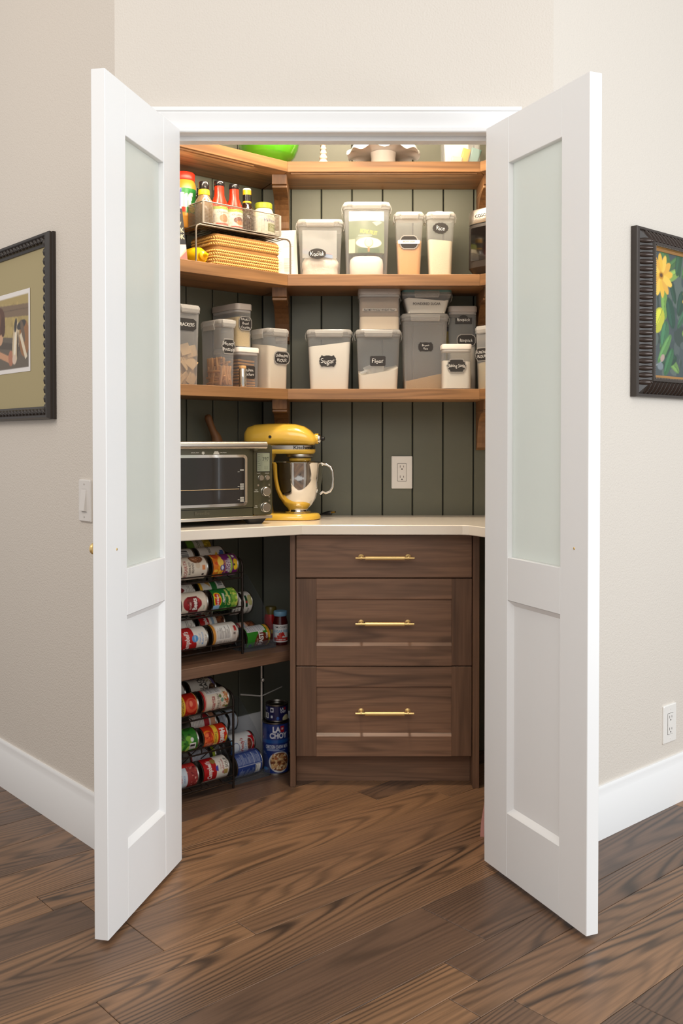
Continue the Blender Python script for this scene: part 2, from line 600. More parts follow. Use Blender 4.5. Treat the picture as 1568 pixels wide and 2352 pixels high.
    def sample(self, u, v):
        a = self.a
        p = np.pad(a, ((1, 1), (1, 1), (0, 0)), 'edge')
        s = (p[:-2, :-2] + p[:-2, 1:-1] * 2 + p[:-2, 2:] + p[1:-1, :-2] * 2 + p[1:-1, 1:-1] * 4 + p[1:-1, 2:] * 2 + p[2:, :-2] + p[2:, 1:-1] * 2 + p[2:, 2:]) / 16
        i = np.clip((u / self.w * self.nx).astype(int), 0, self.nx - 1)
        j = np.clip((v / self.h * self.ny).astype(int), 0, self.ny - 1)
        return s[j, i]


def print_mesh(name, cv, us, vs, mapf):
    """grid surface carrying the print: us, vs are the sample columns and rows"""
    us, vs = np.asarray(us), np.asarray(vs)
    U, V = np.meshgrid(us, vs)
    x, y, z = mapf(U, V)
    co = np.stack([x, y, z], -1).reshape(-1, 3)
    nu, nv = len(us), len(vs)
    idx = np.arange(nu * nv).reshape(nv, nu)
    q = np.stack([idx[:-1, :-1], idx[:-1, 1:], idx[1:, 1:], idx[1:, :-1]], -1).reshape(-1, 4)
    me = bpy.data.meshes.new(name)
    me.vertices.add(len(co)); me.vertices.foreach_set('co', co.astype(np.float32).ravel())
    me.loops.add(q.size); me.loops.foreach_set('vertex_index', q.ravel().astype(np.int32))
    me.polygons.add(len(q)); me.polygons.foreach_set('loop_start', np.arange(0, q.size, 4, dtype=np.int32))
    me.polygons.foreach_set('use_smooth', np.ones(len(q), bool))
    me.update(calc_edges=True)
    at = me.color_attributes.new('ink', 'FLOAT_COLOR', 'POINT')
    c = cv.sample(U.ravel(), V.ravel())
    at.data.foreach_set('color', np.concatenate([c, np.ones((len(c), 1))], 1).astype(np.float32).ravel())
    me.validate()
    return me

# ------------------------------------------------------------------ layout frames (metres)
TH = R(41.63)                       # turn of the pantry's left wall
A0 = np.array([-0.299, 3.67])       # inner corner back / left
B0 = np.array([0.60, 3.67])         # inner corner back / right
LD = np.array([-0.747, -0.664])     # along the left wall, away from the corner
LN = np.array([0.664, -0.747])      # out of the left wall, into the pantry
RD = np.array([0.6616, -0.75])      # along the right wall
RN = np.array([-0.75, -0.6616])     # out of the right wall
DL = np.array([-0.6616, 0.75])      # along the outer left wall
DR = np.array([0.7465, 0.6655])     # along the outer right wall
YW = 2.705                          # front face of the door wall
CL = np.array([-0.630, YW]); CR = np.array([0.5885, YW])
ML = np.array([-0.587, 2.81]); MR = np.array([0.556, 2.81])


def LP(s, d, z=0.0):
    p = A0 + LD * s + LN * d
    return (float(p[0]), float(p[1]), z)


def RP(s, d, z=0.0):
    p = B0 + RD * s + RN * d
    return (float(p[0]), float(p[1]), z)


def slab(name, pts, z0, z1, mat, ang=0.0, b=0.0, parent=None):
    """flat board from a plan outline; local X runs along the grain at angle ang"""
    o = np.mean(np.array([p[:2] for p in pts]), 0)
    c, s = math.cos(-ang), math.sin(-ang)
    q = []
    for p in pts:
        x, y = p[0] - o[0], p[1] - o[1]
        q.append((x * c - y * s, x * s + y * c))
    ar = sum(q[i - 1][0] * q[i][1] - q[i][0] * q[i - 1][1] for i in range(len(q)))
    if ar < 0:
        q.reverse()
    m = MB()
    h = z1 - z0
    if b:
        def inset(k):
            n = len(q); out = []
            for i in range(n):
                p0, p1, p2 = Vector(q[i - 1]), Vector(q[i]), Vector(q[(i + 1) % n])
                e1, e2 = (p1 - p0).normalized(), (p2 - p1).normalized()
                n1, n2 = Vector((-e1.y, e1.x)), Vector((-e2.y, e2.x))
                bis = (n1 + n2)
                bis = bis / max(0.3, bis.dot(n1))
                out.append(p1 + bis * k)
            return out
        i1 = inset(b)
        m.loft([[(p[0], p[1], 0) for p in i1], [(p[0], p[1], b) for p in q], [(p[0], p[1], h - b) for p in q], [(p[0], p[1], h) for p in i1]])
    else:
        m.prism(q, 0, h)
    return m.build(name, mat, parent, None, (o[0], o[1], z0), (0, 0, ang))


# ------------------------------------------------------------------ floor
NP = np.array([-0.6655, 0.7465])
fl = struct(MB().box(-3.2, 3.2, 0.4, 4.6, -0.04, -0.0125).build('floor', pm('floor_underlay', (30, 22, 17), 0.9)), 'dark subfloor under the wide brown oak planks')
rows = [-1.05, -0.86, -0.70, -0.52, -0.42, -0.22, -0.06, 0.12, 0.30, 0.40, 0.58, 0.76, 0.93, 1.10, 1.275, 1.365, 1.467, 1.68, 1.85, 1.932, 2.14, 2.285, 2.385, 2.555, 2.74, 2.90, 3.0, 3.18, 3.36, 3.5, 3.7, 3.88, 4.05, 4.2, 4.4, 4.6]
seams = {1.275: 1.52, 1.365: 1.62, 1.467: 1.768, 1.68: 0.957, 1.85: 1.376, 1.932: 1.172, 2.285: 1.066}
rg = random.Random(11)
PLK = {}
for a, b in zip(rows[:-1], rows[1:]):
    d = -1.6 + rg.uniform(0, 1.2)
    ends = []
    if a in seams:
        ends = [seams[a]]
        x = seams[a]
        while x > -1.4:
            x -= rg.uniform(1.1, 1.9); ends.insert(0, x)
        x = seams[a]
        while x < 4.7:
            x += rg.uniform(0.85, 1.9) if a == 1.467 else rg.uniform(1.1, 1.9); ends.append(x)
    else:
        while d < 4.8:
            ends.append(d); d += rg.uniform(1.1, 1.9)
    for e0, e1 in zip(ends[:-1], ends[1:]):
        mid = DR * (e0 + e1) / 2 + NP * (a + b) / 2
        q0, q1 = DR * e0 + NP * (a + b) / 2, DR * e1 + NP * (a + b) / 2
        if max(q0[0], q1[0]) < -2.4 or min(q0[0], q1[0]) > 2.4 or max(q0[1], q1[1]) < 0.9 or min(q0[1], q1[1]) > 4.3:
            continue
        w, l = b - a - 0.0014, e1 - e0 - 0.0014
        MB().box(-l / 2, l / 2, -w / 2, w / 2, -0.012, 0, 0.0012).build('plank', OAK, fl, None, (mid[0], mid[1], 0), (0, 0, math.atan2(DR[1], DR[0])))

# ------------------------------------------------------------------ outer walls
HW = 3.0
fw = MB()
fw.prism([tuple(CL), (-0.48, YW), (-0.48, 2.81), tuple(ML)], 0, 2.05)
fw.prism([(0.43, YW), tuple(CR), tuple(MR), (0.43, 2.81)], 0, 2.05)
fw.prism([tuple(CL), tuple(CR), tuple(MR), tuple(ML)], 2.05, HW)
struct(fw.build('wall_front', WALL), 'beige angled wall around the double doorway')
EL = CL + DL * 2.6; ELi = EL + np.array([0.75, 0.6616]) * 0.1
struct(MB().prism([tuple(EL), tuple(CL), tuple(ML), tuple(ELi)], 0, HW).build('wall_left', WALL), 'beige textured wall left of the pantry doors')
ER = CR + DR * 2.6; ERi = ER + np.array([-0.6655, 0.7465]) * 0.1
struct(MB().prism([tuple(CR), tuple(ER), tuple(ERi), tuple(MR)], 0, HW).build('wall_right', WALL), 'pale beige textured wall right of the pantry doors')


def profile_run(name, p0, p1, out, prof, z0, mat, label):
    """moulding swept from p0 to p1; prof = (outward, up) pairs"""
    rings = []
    for p in (p0, p1):
        rings.append([(p[0] + out[0] * o, p[1] + out[1] * o, z0 + z) for o, z in prof])
    return struct(MB().loft(rings).build(name, mat, None, 40), label)


BASEP = [(0, 0), (0.016, 0), (0.016, 0.122), (0.013, 0.127), (0.013, 0.132), (0.009, 0.141), (0.010, 0.147), (0.006, 0.155), (0, 0.155)]
oL = np.array([-0.75, -0.6616]); oR = np.array([0.6655, -0.7465])
profile_run('baseboard_left', CL + DL * 2.6, CL, oL, BASEP, 0.0, WHITE, 'white baseboard along the left wall')
profile_run('baseboard_right', CR, CR + DR * 2.6, oR, BASEP, 0.0, WHITE, 'white baseboard along the right wall')
CAS = [(0, 0), (0.011, 0), (0.014, 0.003), (0.014, 0.010), (0.008, 0.014), (0.009, 0.040), (0.015, 0.050), (0.015, 0.056), (0.019, 0.058), (0.019, 0.068), (0, 0.068)]
profile_run('trim_1', (-0.548, YW), (0.498, YW), (0, -1), CAS, 2.038, WHITE, 'white moulded head casing above the doorway')


def side_casing(name, x, sgn, label):
    rings = []
    for z in (0.0, 2.0378):
        rings.append([(x + sgn * w, YW - o, z) for o, w in CAS])
    struct(MB().loft(rings).build(name, WHITE, None, 40), label)


side_casing('trim_2', -0.48, -1, 'white moulded casing left of the doorway')
side_casing('trim_3', 0.43, 1, 'white moulded casing right of the doorway')
struct(MB().box(-0.478, 0.428, 2.7, 2.812, 2.040, 2.0502).build('trim_4', WHITE), 'white head jamb of the doorway')
struct(MB().box(-0.468, 0.418, 2.738, 2.775, 2.028, 2.0405, 0.0015).build('trim_5', WHITE), 'white door stop under the head jamb')
struct(MB().box(-0.4805, -0.468, 2.7, 2.812, 0, 2.0402).build('trim_6', WHITE), 'white left jamb of the doorway')
struct(MB().box(0.418, 0.4305, 2.7, 2.812, 0, 2.0402).build('trim_7', WHITE), 'white right jamb of the doorway')


# ------------------------------------------------------------------ doors
def door(name, pin, ang, sg, glass, label):
    o = bpy.data.objects.new(name, None)
    COL.objects.link(o)
    o.location = (pin[0], pin[1], 0)
    o.rotation_euler = (0, 0, ang)
    struct(o, label)
    wd, t = 0.452, 0.035

    def bx(nm, x0, x1, z0, z1, y0=0.0, y1=t, mat=WHITE, b=0.0012):
        ya, yb = (y0, y1) if sg > 0 else (-y1, -y0)
        return MB().box(x0, x1, ya, yb, z0, z1, b).build(nm, mat, o)
    bx('stile', 0.0, 0.112, 0.012, 2.042)
    bx('stile', wd - 0.108, wd, 0.012, 2.042)
    bx('rail', 0.112, wd - 0.108, 0.012, 0.186, 0.0002, t - 0.0004)
    bx('rail', 0.112, wd - 0.108, 0.757, 0.872, 0.0002, t - 0.0004)
    bx('rail', 0.112, wd - 0.108, 1.920, 2.042, 0.0002, t - 0.0004)
    bx('glass_pane', 0.113, wd - 0.109, 0.873, 1.919, 0.0145, 0.0205, glass, 0)['label'] = 'frosted glass pane'
    # lower panel with sloped edge
    m = MB()
    x0, x1, z0, z1, k = 0.112, wd - 0.108, 0.186, 0.757, 0.014
    for ys, yin in ((t - 0.001, t - 0.013), (0.001, 0.013)):
        a = [(x0, ys, z0), (x1, ys, z0), (x1, ys, z1), (x0, ys, z1)]
        c = [(x0 + k, yin, z0 + k), (x1 - k, yin, z0 + k), (x1 - k, yin, z1 - k), (x0 + k, yin, z1 - k)]
        if sg < 0:
            a = [(p[0], -p[1], p[2]) for p in a]; c = [(p[0], -p[1], p[2]) for p in c]
        m.loft([a, c], False, True)
    m.build('panel', WHITE, o)
    kx, kz = wd - 0.052, 0.925
    prof = [(0.008, 0.0), (0.008, -0.004), (0.0045, -0.006), (0.0045, -0.014), (0.010, -0.018), (0.0135, -0.022), (0.0135, -0.027), (0.011, -0.030), (0.0, -0.0305)]
    if sg < 0:
        prof = [(r, -z) for r, z in prof]
    MB().lathe(prof, 24, (kx, 0, kz), 'Y').build('knob', BRASS, o, 40, label='small round brass knob')
    ys = t if sg > 0 else -t
    MB().lathe([(0.0032, ys - sg * 0.001), (0.0032, ys + sg * 0.0008), (0.002, ys + sg * 0.0016), (0, ys + sg * 0.0016)], 12, (kx, 0, kz), 'Y').build('screw', BRASS, o, 40, label='brass screw head')
    return o


GL = frosted('frosted_glass', (240, 242, 237), 0.55)
door('door_1', (-0.48, 2.69), R(-102.7), 1, GL, 'white left pantry door with frosted glass swung open')
door('door_2', (0.43, 2.69), math.atan2(-0.9178, 0.397), -1, GL, 'white right pantry door with frosted glass swung open')

# ------------------------------------------------------------------ pantry shell
HC = 2.80


def plank_wall(name, p0, dr, nm, length, edges, label):
    pa, pb_ = p0 - dr * 0.03, p0 + dr * (length + 0.03)
    back = struct(MB().prism([tuple(pa - nm * 0.013), tuple(pb_ - nm * 0.013), tuple(pb_ - nm * 0.08), tuple(pa - nm * 0.08)], 0, HC).build(name, DARKGAP), label)
    ang = math.atan2(dr[1], dr[0])
    for e0, e1 in zip(edges[:-1], edges[1:]):
        w = e1 - e0 - 0.004
        c = p0 + dr * (e0 + e1) / 2
        sg = 1 if (dr[0] * nm[1] - dr[1] * nm[0]) > 0 else -1
        m = MB()
        ya, yb = (-0.0125, 0.0) if sg > 0 else (0.0, 0.0125)
        m.box(-w / 2, w / 2, ya, yb, 0.0, HC - 0.001, 0.0022)
        m.build('plank', GREEN, back, None, (c[0], c[1], 0), (0, 0, ang))
    return back


xs = [-0.299, -0.1913, -0.076, 0.0397, 0.1554, 0.2694, 0.3851, 0.5008, 0.60]
plank_wall('wall_back', A0, np.array([1.0, 0.0]), np.array([0.0, -1.0]), 0.899, [x - A0[0] for x in xs], 'sage green vertical plank wall at the back of the pantry')
plank_wall('wall_pantry_left', A0, LD, LN, 0.765, [0.0] + [0.1125 * k for k in range(1, 7)] + [0.765], 'sage green vertical plank wall on the left inside the pantry')
plank_wall('wall_pantry_right', B0, RD, RN, 0.60, [0.0] + [0.1125 * k for k in range(1, 6)] + [0.60], 'sage green vertical plank wall on the right inside the pantry')
struct(MB().prism([(-1.0, 2.76), (1.1, 2.76), (1.1, 3.85), (-1.0, 3.85)], HC, HC + 0.05).build('ceiling', pm('white_ceiling_paint', (236, 232, 225), 0.8)), 'white pantry ceiling')
pb = [(0, 0), (0.012, 0), (0.012, 0.145), (0.006, 0.155), (0, 0.155)]
profile_run('baseboard_pantry_left', LP(0.76, 0.0005), LP(0.012, 0.0005), LN, pb, 0, WHITE, 'white baseboard low on the left pantry wall')
profile_run('baseboard_pantry_right', RP(0.005, 0.0005), RP(0.59, 0.0005), RN, pb, 0, WHITE, 'white baseboard low on the right pantry wall')
profile_run('baseboard_pantry_back', (A0[0] + 0.015, 3.6695), (-0.178, 3.6695), (0, -1), pb, 0, WHITE, 'short white baseboard behind the stacked cans')

# ceiling lamp and light bar inside the pantry
lamp = thing('ceiling_lamp', 'round flush ceiling lamp inside the pantry', 'lamp', (0.02, 2.98, HC))
MB().lathe([(0.135, 0.0), (0.14, -0.012), (0.132, -0.018), (0, -0.018)], 40).build('rim', WHITE, lamp, 40)
MB().lathe([(0.125, -0.016), (0.12, -0.035), (0.09, -0.048), (0, -0.053)], 40).build('diffuser', pm('lamp_glow', (255, 232, 200), 0.5, emis=(255, 226, 188), estr=3.0), lamp, 50)
lamp = thing('light_bar', 'white light bar mounted inside above the pantry doorway', 'lamp', (-0.02, 2.812, 2.13))
MB().box(-0.33, 0.33, 0.0, 0.035, -0.03, 0.03, 0.003).build('housing', WHITE, lamp)
MB().box(-0.32, 0.32, 0.035, 0.052, -0.022, 0.022, 0.004).build('diffuser', pm('lamp_glow', (255, 232, 200), 0.5, emis=(255, 226, 188), estr=3.0), lamp)

# ------------------------------------------------------------------ shelves
SH = [(1.331, 1.368), (1.732, 1.773), (2.133, 2.170)]
nm = ['lowest', 'middle', 'top']
for (z0, z1), q in zip(SH, nm):
    o = slab('shelf_board', [(-0.19, 3.43), (0.489, 3.43), (0.596, 3.6685), (-0.296, 3.6685)], z0, z1, WAL_X, 0.0, 0.0015)
    tag(o, '%s walnut wall shelf board running straight across the back' % q, 'shelf', 'walnut wall shelves')
    o = slab('shelf_board', [(-0.1905, 3.4295), LP(0.003, 0.0015), LP(0.75, 0.0015), LP(0.75, 0.2517)], z0, z1, WAL_X, TH, 0.0015)
    tag(o, '%s walnut wall shelf board angled along the left wall' % q, 'shelf', 'walnut wall shelves')
    o = slab('shelf_board', [(0.4895, 3.4295), RP(0.003, 0.0015), RP(0.58, 0.0015), RP(0.58, 0.2405)], z0, z1, WAL_X, math.atan2(RD[1], RD[0]), 0.0015)
    tag(o, '%s walnut wall shelf board angled along the right wall' % q, 'shelf', 'walnut wall shelves')


# slim light strips under the front edge of the top shelf
sp_ = tag(MB().box(-0.33, 0.33, -0.006, 0.006, 0, 0.006, 0.001).build('light_strip', WAL_X, None, None, (0.15, 3.443, 2.1268)), 'slim light strip under the top shelf along the back', 'light strip')
sp_ = tag(MB().box(-0.22, 0.22, -0.006, 0.006, 0, 0.006, 0.001).build('light_strip', WAL_X, None, None, LP(0.44, 0.240, 2.1268), (0, 0, TH)), 'slim light strip under the top shelf along the left wall', 'light strip')


# corbels under the shelves
def corbel(x, zt, label):
    t = thing('shelf_bracket', label, 'bracket', (x, 3.668, zt), 0, 'walnut shelf brackets')
    # outline in (depth, up): curved bracket with stepped head
    pts = [(0, 0), (0.205, 0), (0.200, -0.032), (0.185, -0.036), (0.185, -0.044)]
    for k in range(1, 9):
        a = k / 8.0
        pts.append((0.180 - 0.140 * math.sin(a * math.pi / 2) ** 0.9, -0.044 - 0.110 * (1 - math.cos(a * math.pi / 2))))
    pts += [(0.034, -0.172), (0.0, -0.182)]
    w = 0.026
    m = MB()
    m.loft([[(-w, -d, z) for d, z in pts], [(w, -d, z) for d, z in pts]])
    m.build('body', WAL_Z, t)
    MB().box(-w - 0.001, w + 0.001, -0.193, -0.012, -0.044, -0.034, 0.002).build('ledge', WAL_X, t)
    return t


for (z0, z1), q in zip(SH, nm):
    corbel(-0.222, z0, 'curved walnut bracket under the left end of the %s shelf' % q)
    corbel(0.535, z0, 'curved walnut bracket under the right end of the %s shelf' % q)

# low shelf under the counter on the left
o = slab('shelf_board', [LP(0.75, 0.318), LP(0.126, 0.318), (-0.178, 3.345), (-0.178, 3.6565), LP(0.012, 0.0135), LP(0.75, 0.0015)], 0.419, 0.455, CAB_X, TH, 0.0015)
tag(o, 'dark walnut shelf board under the counter holding the upper can rack', 'shelf')

# ------------------------------------------------------------------ counter
ct = slab('countertop', [(-0.1331, 3.2424), (0.405, 3.2340), (0.425, 3.2255), (0.437, 3.205), (0.610, 2.915), RP(0.59, 0.0015), (0.597, 3.6675), (-0.296, 3.6675), LP(0.755, 0.0015), (-0.672, 2.938)], 0.868, 0.901, QUARTZ, 0.0, 0.002)
tag(ct, 'cream quartz countertop wrapping around the pantry', 'countertop')

# ------------------------------------------------------------------ drawer cabinet
cb = thing('drawer_cabinet', 'dark walnut base cabinet with three drawers and brass handles', 'cabinet', (0.147, 3.29, 0))
MB().box(-0.3225, -0.3035, -0.005, 0.377, 0, 0.8675, 0.001).build('side_panel', CAB_Z, cb)
MB().box(0.3000, 0.3215, -0.018, 0.377, 0, 0.8675, 0.001).build('side_panel', CAB_Z, cb)
MB().box(-0.3030, 0.2995, 0.022, 0.377, 0.1, 0.867).build('carcass', pm('dark_cabinet_inside', (40, 30, 24), 0.7), cb)
MB().box(-0.3030, 0.2995, 0.058, 0.072, 0, 0.0995).build('toe_kick', CAB_X, cb)


def pull(parent, x, y, z):
    m = MB()
    m.lathe([(0.0001, -0.1), (0.0036, -0.0995), (0.0036, 0.0995), (0.0001, 0.1)], 14, (x, y - 0.030, z), 'X')
    m.lathe([(0.0038, -0.067), (0.0066, -0.0665), (0.0066, 0.0665), (0.0038, 0.067)], 18, (x, y - 0.030, z), 'X')
    for sx in (-0.080, 0.080):
        m.lathe([(0.0095, 0.0), (0.0095, -0.003), (0.0050, -0.006), (0.0042, -0.026), (0.0048, -0.031), (0.0002, -0.034)], 18, (x + sx, y, z + 0.001), 'Y')
    m.build('handle', BRASS, parent, 40, label='long brushed brass bar handle')


for z0, z1, hz, flat in ((0.7165, 0.8615, 0.787, True), (0.415, 0.7135, 0.561, False), (0.104, 0.412, 0.256, False)):
    x0, x1 = -0.3015, 0.298
    if flat:
        p = MB().box(x0, x1, 0, 0.02, z0, z1, 0.0015).build('drawer_front', CAB_X, cb)
        pull(p, 0, 0, hz)
    else:
        p = MB().box(x0 + 0.06, x1 - 0.06, 0.0105, 0.019, z0 + 0.06, z1 - 0.06).build('drawer_front', CAB_X, cb)
        fw_ = 0.069
        MB().box(x0, x0 + fw_, 0, 0.02, z0, z1, 0.001).build('stile', CAB_Z, p)
        MB().box(x1 - fw_, x1, 0, 0.02, z0, z1, 0.001).build('stile', CAB_Z, p)
        k = 0.008
        for zz0, zz1, up in ((z1 - fw_, z1, False), (z0, z0 + fw_, True)):
            m = MB()
            if up:
                pr = [(0, zz0), (0, zz1 - 0.0005), (k + 0.003, zz1 + k * 1.2), (0.0195, zz1 + k * 1.2), (0.0195, zz0)]
            else:
                pr = [(0, zz1), (0, zz0), (k + 0.003, zz0 - 0.004), (0.0195, zz0 - 0.004), (0.0195, zz1)]
            m.loft([[(x0 + fw_, y, z) for y, z in pr], [(x1 - fw_, y, z) for y, z in pr]])
            m.build('rail', CAB_X, p)
        pull(p, 0, 0.0105 if False else 0.0105, hz)


# ------------------------------------------------------------------ electrical plates
def outlet(label, loc, rotz):
    t = thing('power_outlet', label, 'outlet', loc, rotz)
    ip = pm('outlet_plastic', (238, 234, 228), 0.3)
    MB().loft([[(x, 0, y) for x, y in rrect(0.079, 0.124, 0.004)], [(x, -0.004, y) for x, y in rrect(0.079, 0.124, 0.004)], [(x, -0.0065, y) for x, y in rrect(0.073, 0.118, 0.004)]]).build('cover_plate', ip, t)
    f = MB().loft([[(x, -0.0062, y) for x, y in rrect(0.0335, 0.067, 0.003)], [(x, -0.0082, y) for x, y in rrect(0.0325, 0.066, 0.003)]]).build('receptacle', ip, t)
    dk = pm('outlet_slot', (60, 55, 50), 0.7)
    MB().loft([[(x, -0.0064, y) for x, y in rrect(0.0355, 0.069, 0.003)], [(x, -0.0067, y) for x, y in rrect(0.0355, 0.069, 0.003)]]).build('gap', dk, t)
    for cz in (0.019, -0.020):
        m = MB()
        m.box(-0.0076, -0.0058, -0.0086, -0.0080, cz - 0.001, cz + 0.008)
        m.box(0.0054, 0.0072, -0.0086, -0.0080, cz, cz + 0.007)
        m.lathe([(0.0027, -0.0086), (0.0027, -0.0080)], 12, (0, 0, cz - 0.0065), 'Y')
        m.build('socket_slots', dk, f)
    for z in (0.048, -0.048):
        MB().lathe([(0.0022, -0.0075), (0.0022, -0.006)], 10, (0, 0, z), 'Y').build('screw', ip, t)
    return t


outlet('white double power outlet on the green back wall above the counter', (0.229, 3.6695, 1.0645), 0)
pR = CR + DR * 0.6355
outlet('white double power outlet low on the right beige wall', (pR[0], pR[1], 0.266), math.atan2(DR[1], DR[0]))
pL = CL + DL * 0.181
sw = thing('light_switch', 'white light switch on the left wall beside the door', 'switch', (pL[0], pL[1], 1.0075), math.atan2(-DL[1], -DL[0]))
sp = pm('switch_plastic', (226, 220, 214), 0.35)
MB().loft([[(x, 0, y) for x, y in rrect(0.074, 0.124, 0.004)], [(x, -0.005, y) for x, y in rrect(0.074, 0.124, 0.004)], [(x, -0.0075, y) for x, y in rrect(0.068, 0.118, 0.004)]]).build('cover_plate', sp, sw)
MB().box(-0.017, 0.017, -0.0085, -0.006, -0.033, 0.034, 0.001).build('frame', sp, sw)
MB().loft([[(-0.0155, -0.008, 0.031), (0.0155, -0.008, 0.031), (0.0155, -0.008, -0.031), (-0.0155, -0.008, -0.031)],
           [(-0.0155, -0.0095, 0.031), (0.0155, -0.0095, 0.031), (0.0155, -0.017, -0.029), (-0.0155, -0.017, -0.029)]]).build('rocker', sp, sw)
for z in (0.048, -0.048):
    MB().lathe([(0.0025, -0.0085), (0.0025, -0.007)], 10, (0, 0, z), 'Y').build('screw', STEEL, sw)

# ------------------------------------------------------------------ food containers
SHAPES = {
    'oval': [(math.cos(a), math.sin(a)) for a in np.linspace(0, 2 * math.pi, 32, endpoint=False)],
    'scallop': [((1 + 0.035 * math.cos(14 * a)) * math.cos(a), (1 + 0.045 * math.cos(14 * a)) * math.sin(a)) for a in np.linspace(0, 2 * math.pi, 84, endpoint=False)],
    'rounded': rrect(2, 2, 0.25, 4),
}
_q = [(1.0, 0.0), (0.88, 0.25), (0.86, 0.58), (0.72, 0.66), (0.66, 0.98), (0.30, 1.0)]
SHAPES['fancy'] = _q + [(-x, y) for x, y in reversed(_q)] + [(-x, -y) for x, y in _q[1:]] + [(x, -y) for x, y in reversed(_q)][:-1]
_q = [(1.0, 0.45), (0.9, 0.62), (0.86, 0.8), (0.70, 0.88), (0.62, 1.0)]
SHAPES['plaque'] = _q + [(-x, y) for x, y in reversed(_q)] + [(-x, -y) for x, y in _q] + [(x, -y) for x, y in reversed(_q)]
_q = [(1.0, 0.0), (0.93, 0.22), (0.95, 0.5), (0.80, 0.72), (0.72, 1.0), (0.45, 0.86), (0.15, 0.96)]
SHAPES['curly'] = _q + [(-x, y) for x, y in reversed(_q)] + [(-x, -y) for x, y in _q[1:]] + [(x, -y) for x, y in reversed(_q)][:-1]
SHAPES['cut'] = [(1, 0.6), (0.7, 1), (-1, 1), (-1, -1), (0.7, -1), (1, -0.6)]
SHAPES['arch'] = [(1, -1), (1, 0.35), (0.55, 0.45)] + [(0.5 * math.cos(a), 0.45 + 0.55 * math.sin(a)) for a in np.linspace(0, math.pi, 9)] + [(-0.55, 0.45), (-1, 0.35), (-1, -1)]


def chalk(parent, lines, cx, cz, w, h, face, shape='fancy', border=False, th=None, wob=0.09, weight=-0.004, shear=0.05):
    """a stick-on label; face(x, z, off) gives the point on the container front"""
    pts = SHAPES[shape]
    k = 1.0
    if border:
        bm = MB()
        bm.loft([[face(cx + x * w / 2, cz + z * h / 2, 0.0004) for x, z in pts], [face(cx + x * w / 2, cz + z * h / 2, 0.0010) for x, z in pts]])
        bm.build('label_border', CHALKG, parent)
        k = 0.90
    m = MB()
    m.loft([[face(cx + x * w / 2 * k, cz + z * h / 2 * (k if not border else 0.86), 0.0006) for x, z in pts], [face(cx + x * w / 2 * k, cz + z * h / 2 * (k if not border else 0.86), 0.0014) for x, z in pts]])
    lb = m.build('label', CHALK, parent, label='black chalkboard sticker')
    n = len(lines)
    th = th or h * 0.42 / max(1, n)
    for i, s in enumerate(lines):
        zc = cz + (n - 1) * th * 0.8 - i * th * 1.6
        text_mesh(s, th, lambda x, y, zc=zc: face(cx + x, zc + y, 0.0017), shear, weight, 0.9, wob, w * 0.80).build('lettering', CHALKW, lb)
    return lb


def fill(w, d, r, h, zf, tp=1.0, z0=0.003):
    """loose contents with an uneven top"""
    m = MB()
    a = [(x * tp, y * tp, z0) for x, y in rrect(w, d, r, 3)]
    rings = [a]
    for t in (1.0, 0.75, 0.5, 0.25, 0.03):
        rr = []
        for x, y in rrect(w, d, r, 3):
            zz = zf(x * t / (w / 2), y * t / (d / 2))
            k = tp + (1 - tp) * zz / h
            rr.append((x * t * k, y * t * k, zz))
        rings.append(rr)
    m.loft(rings)
    return m


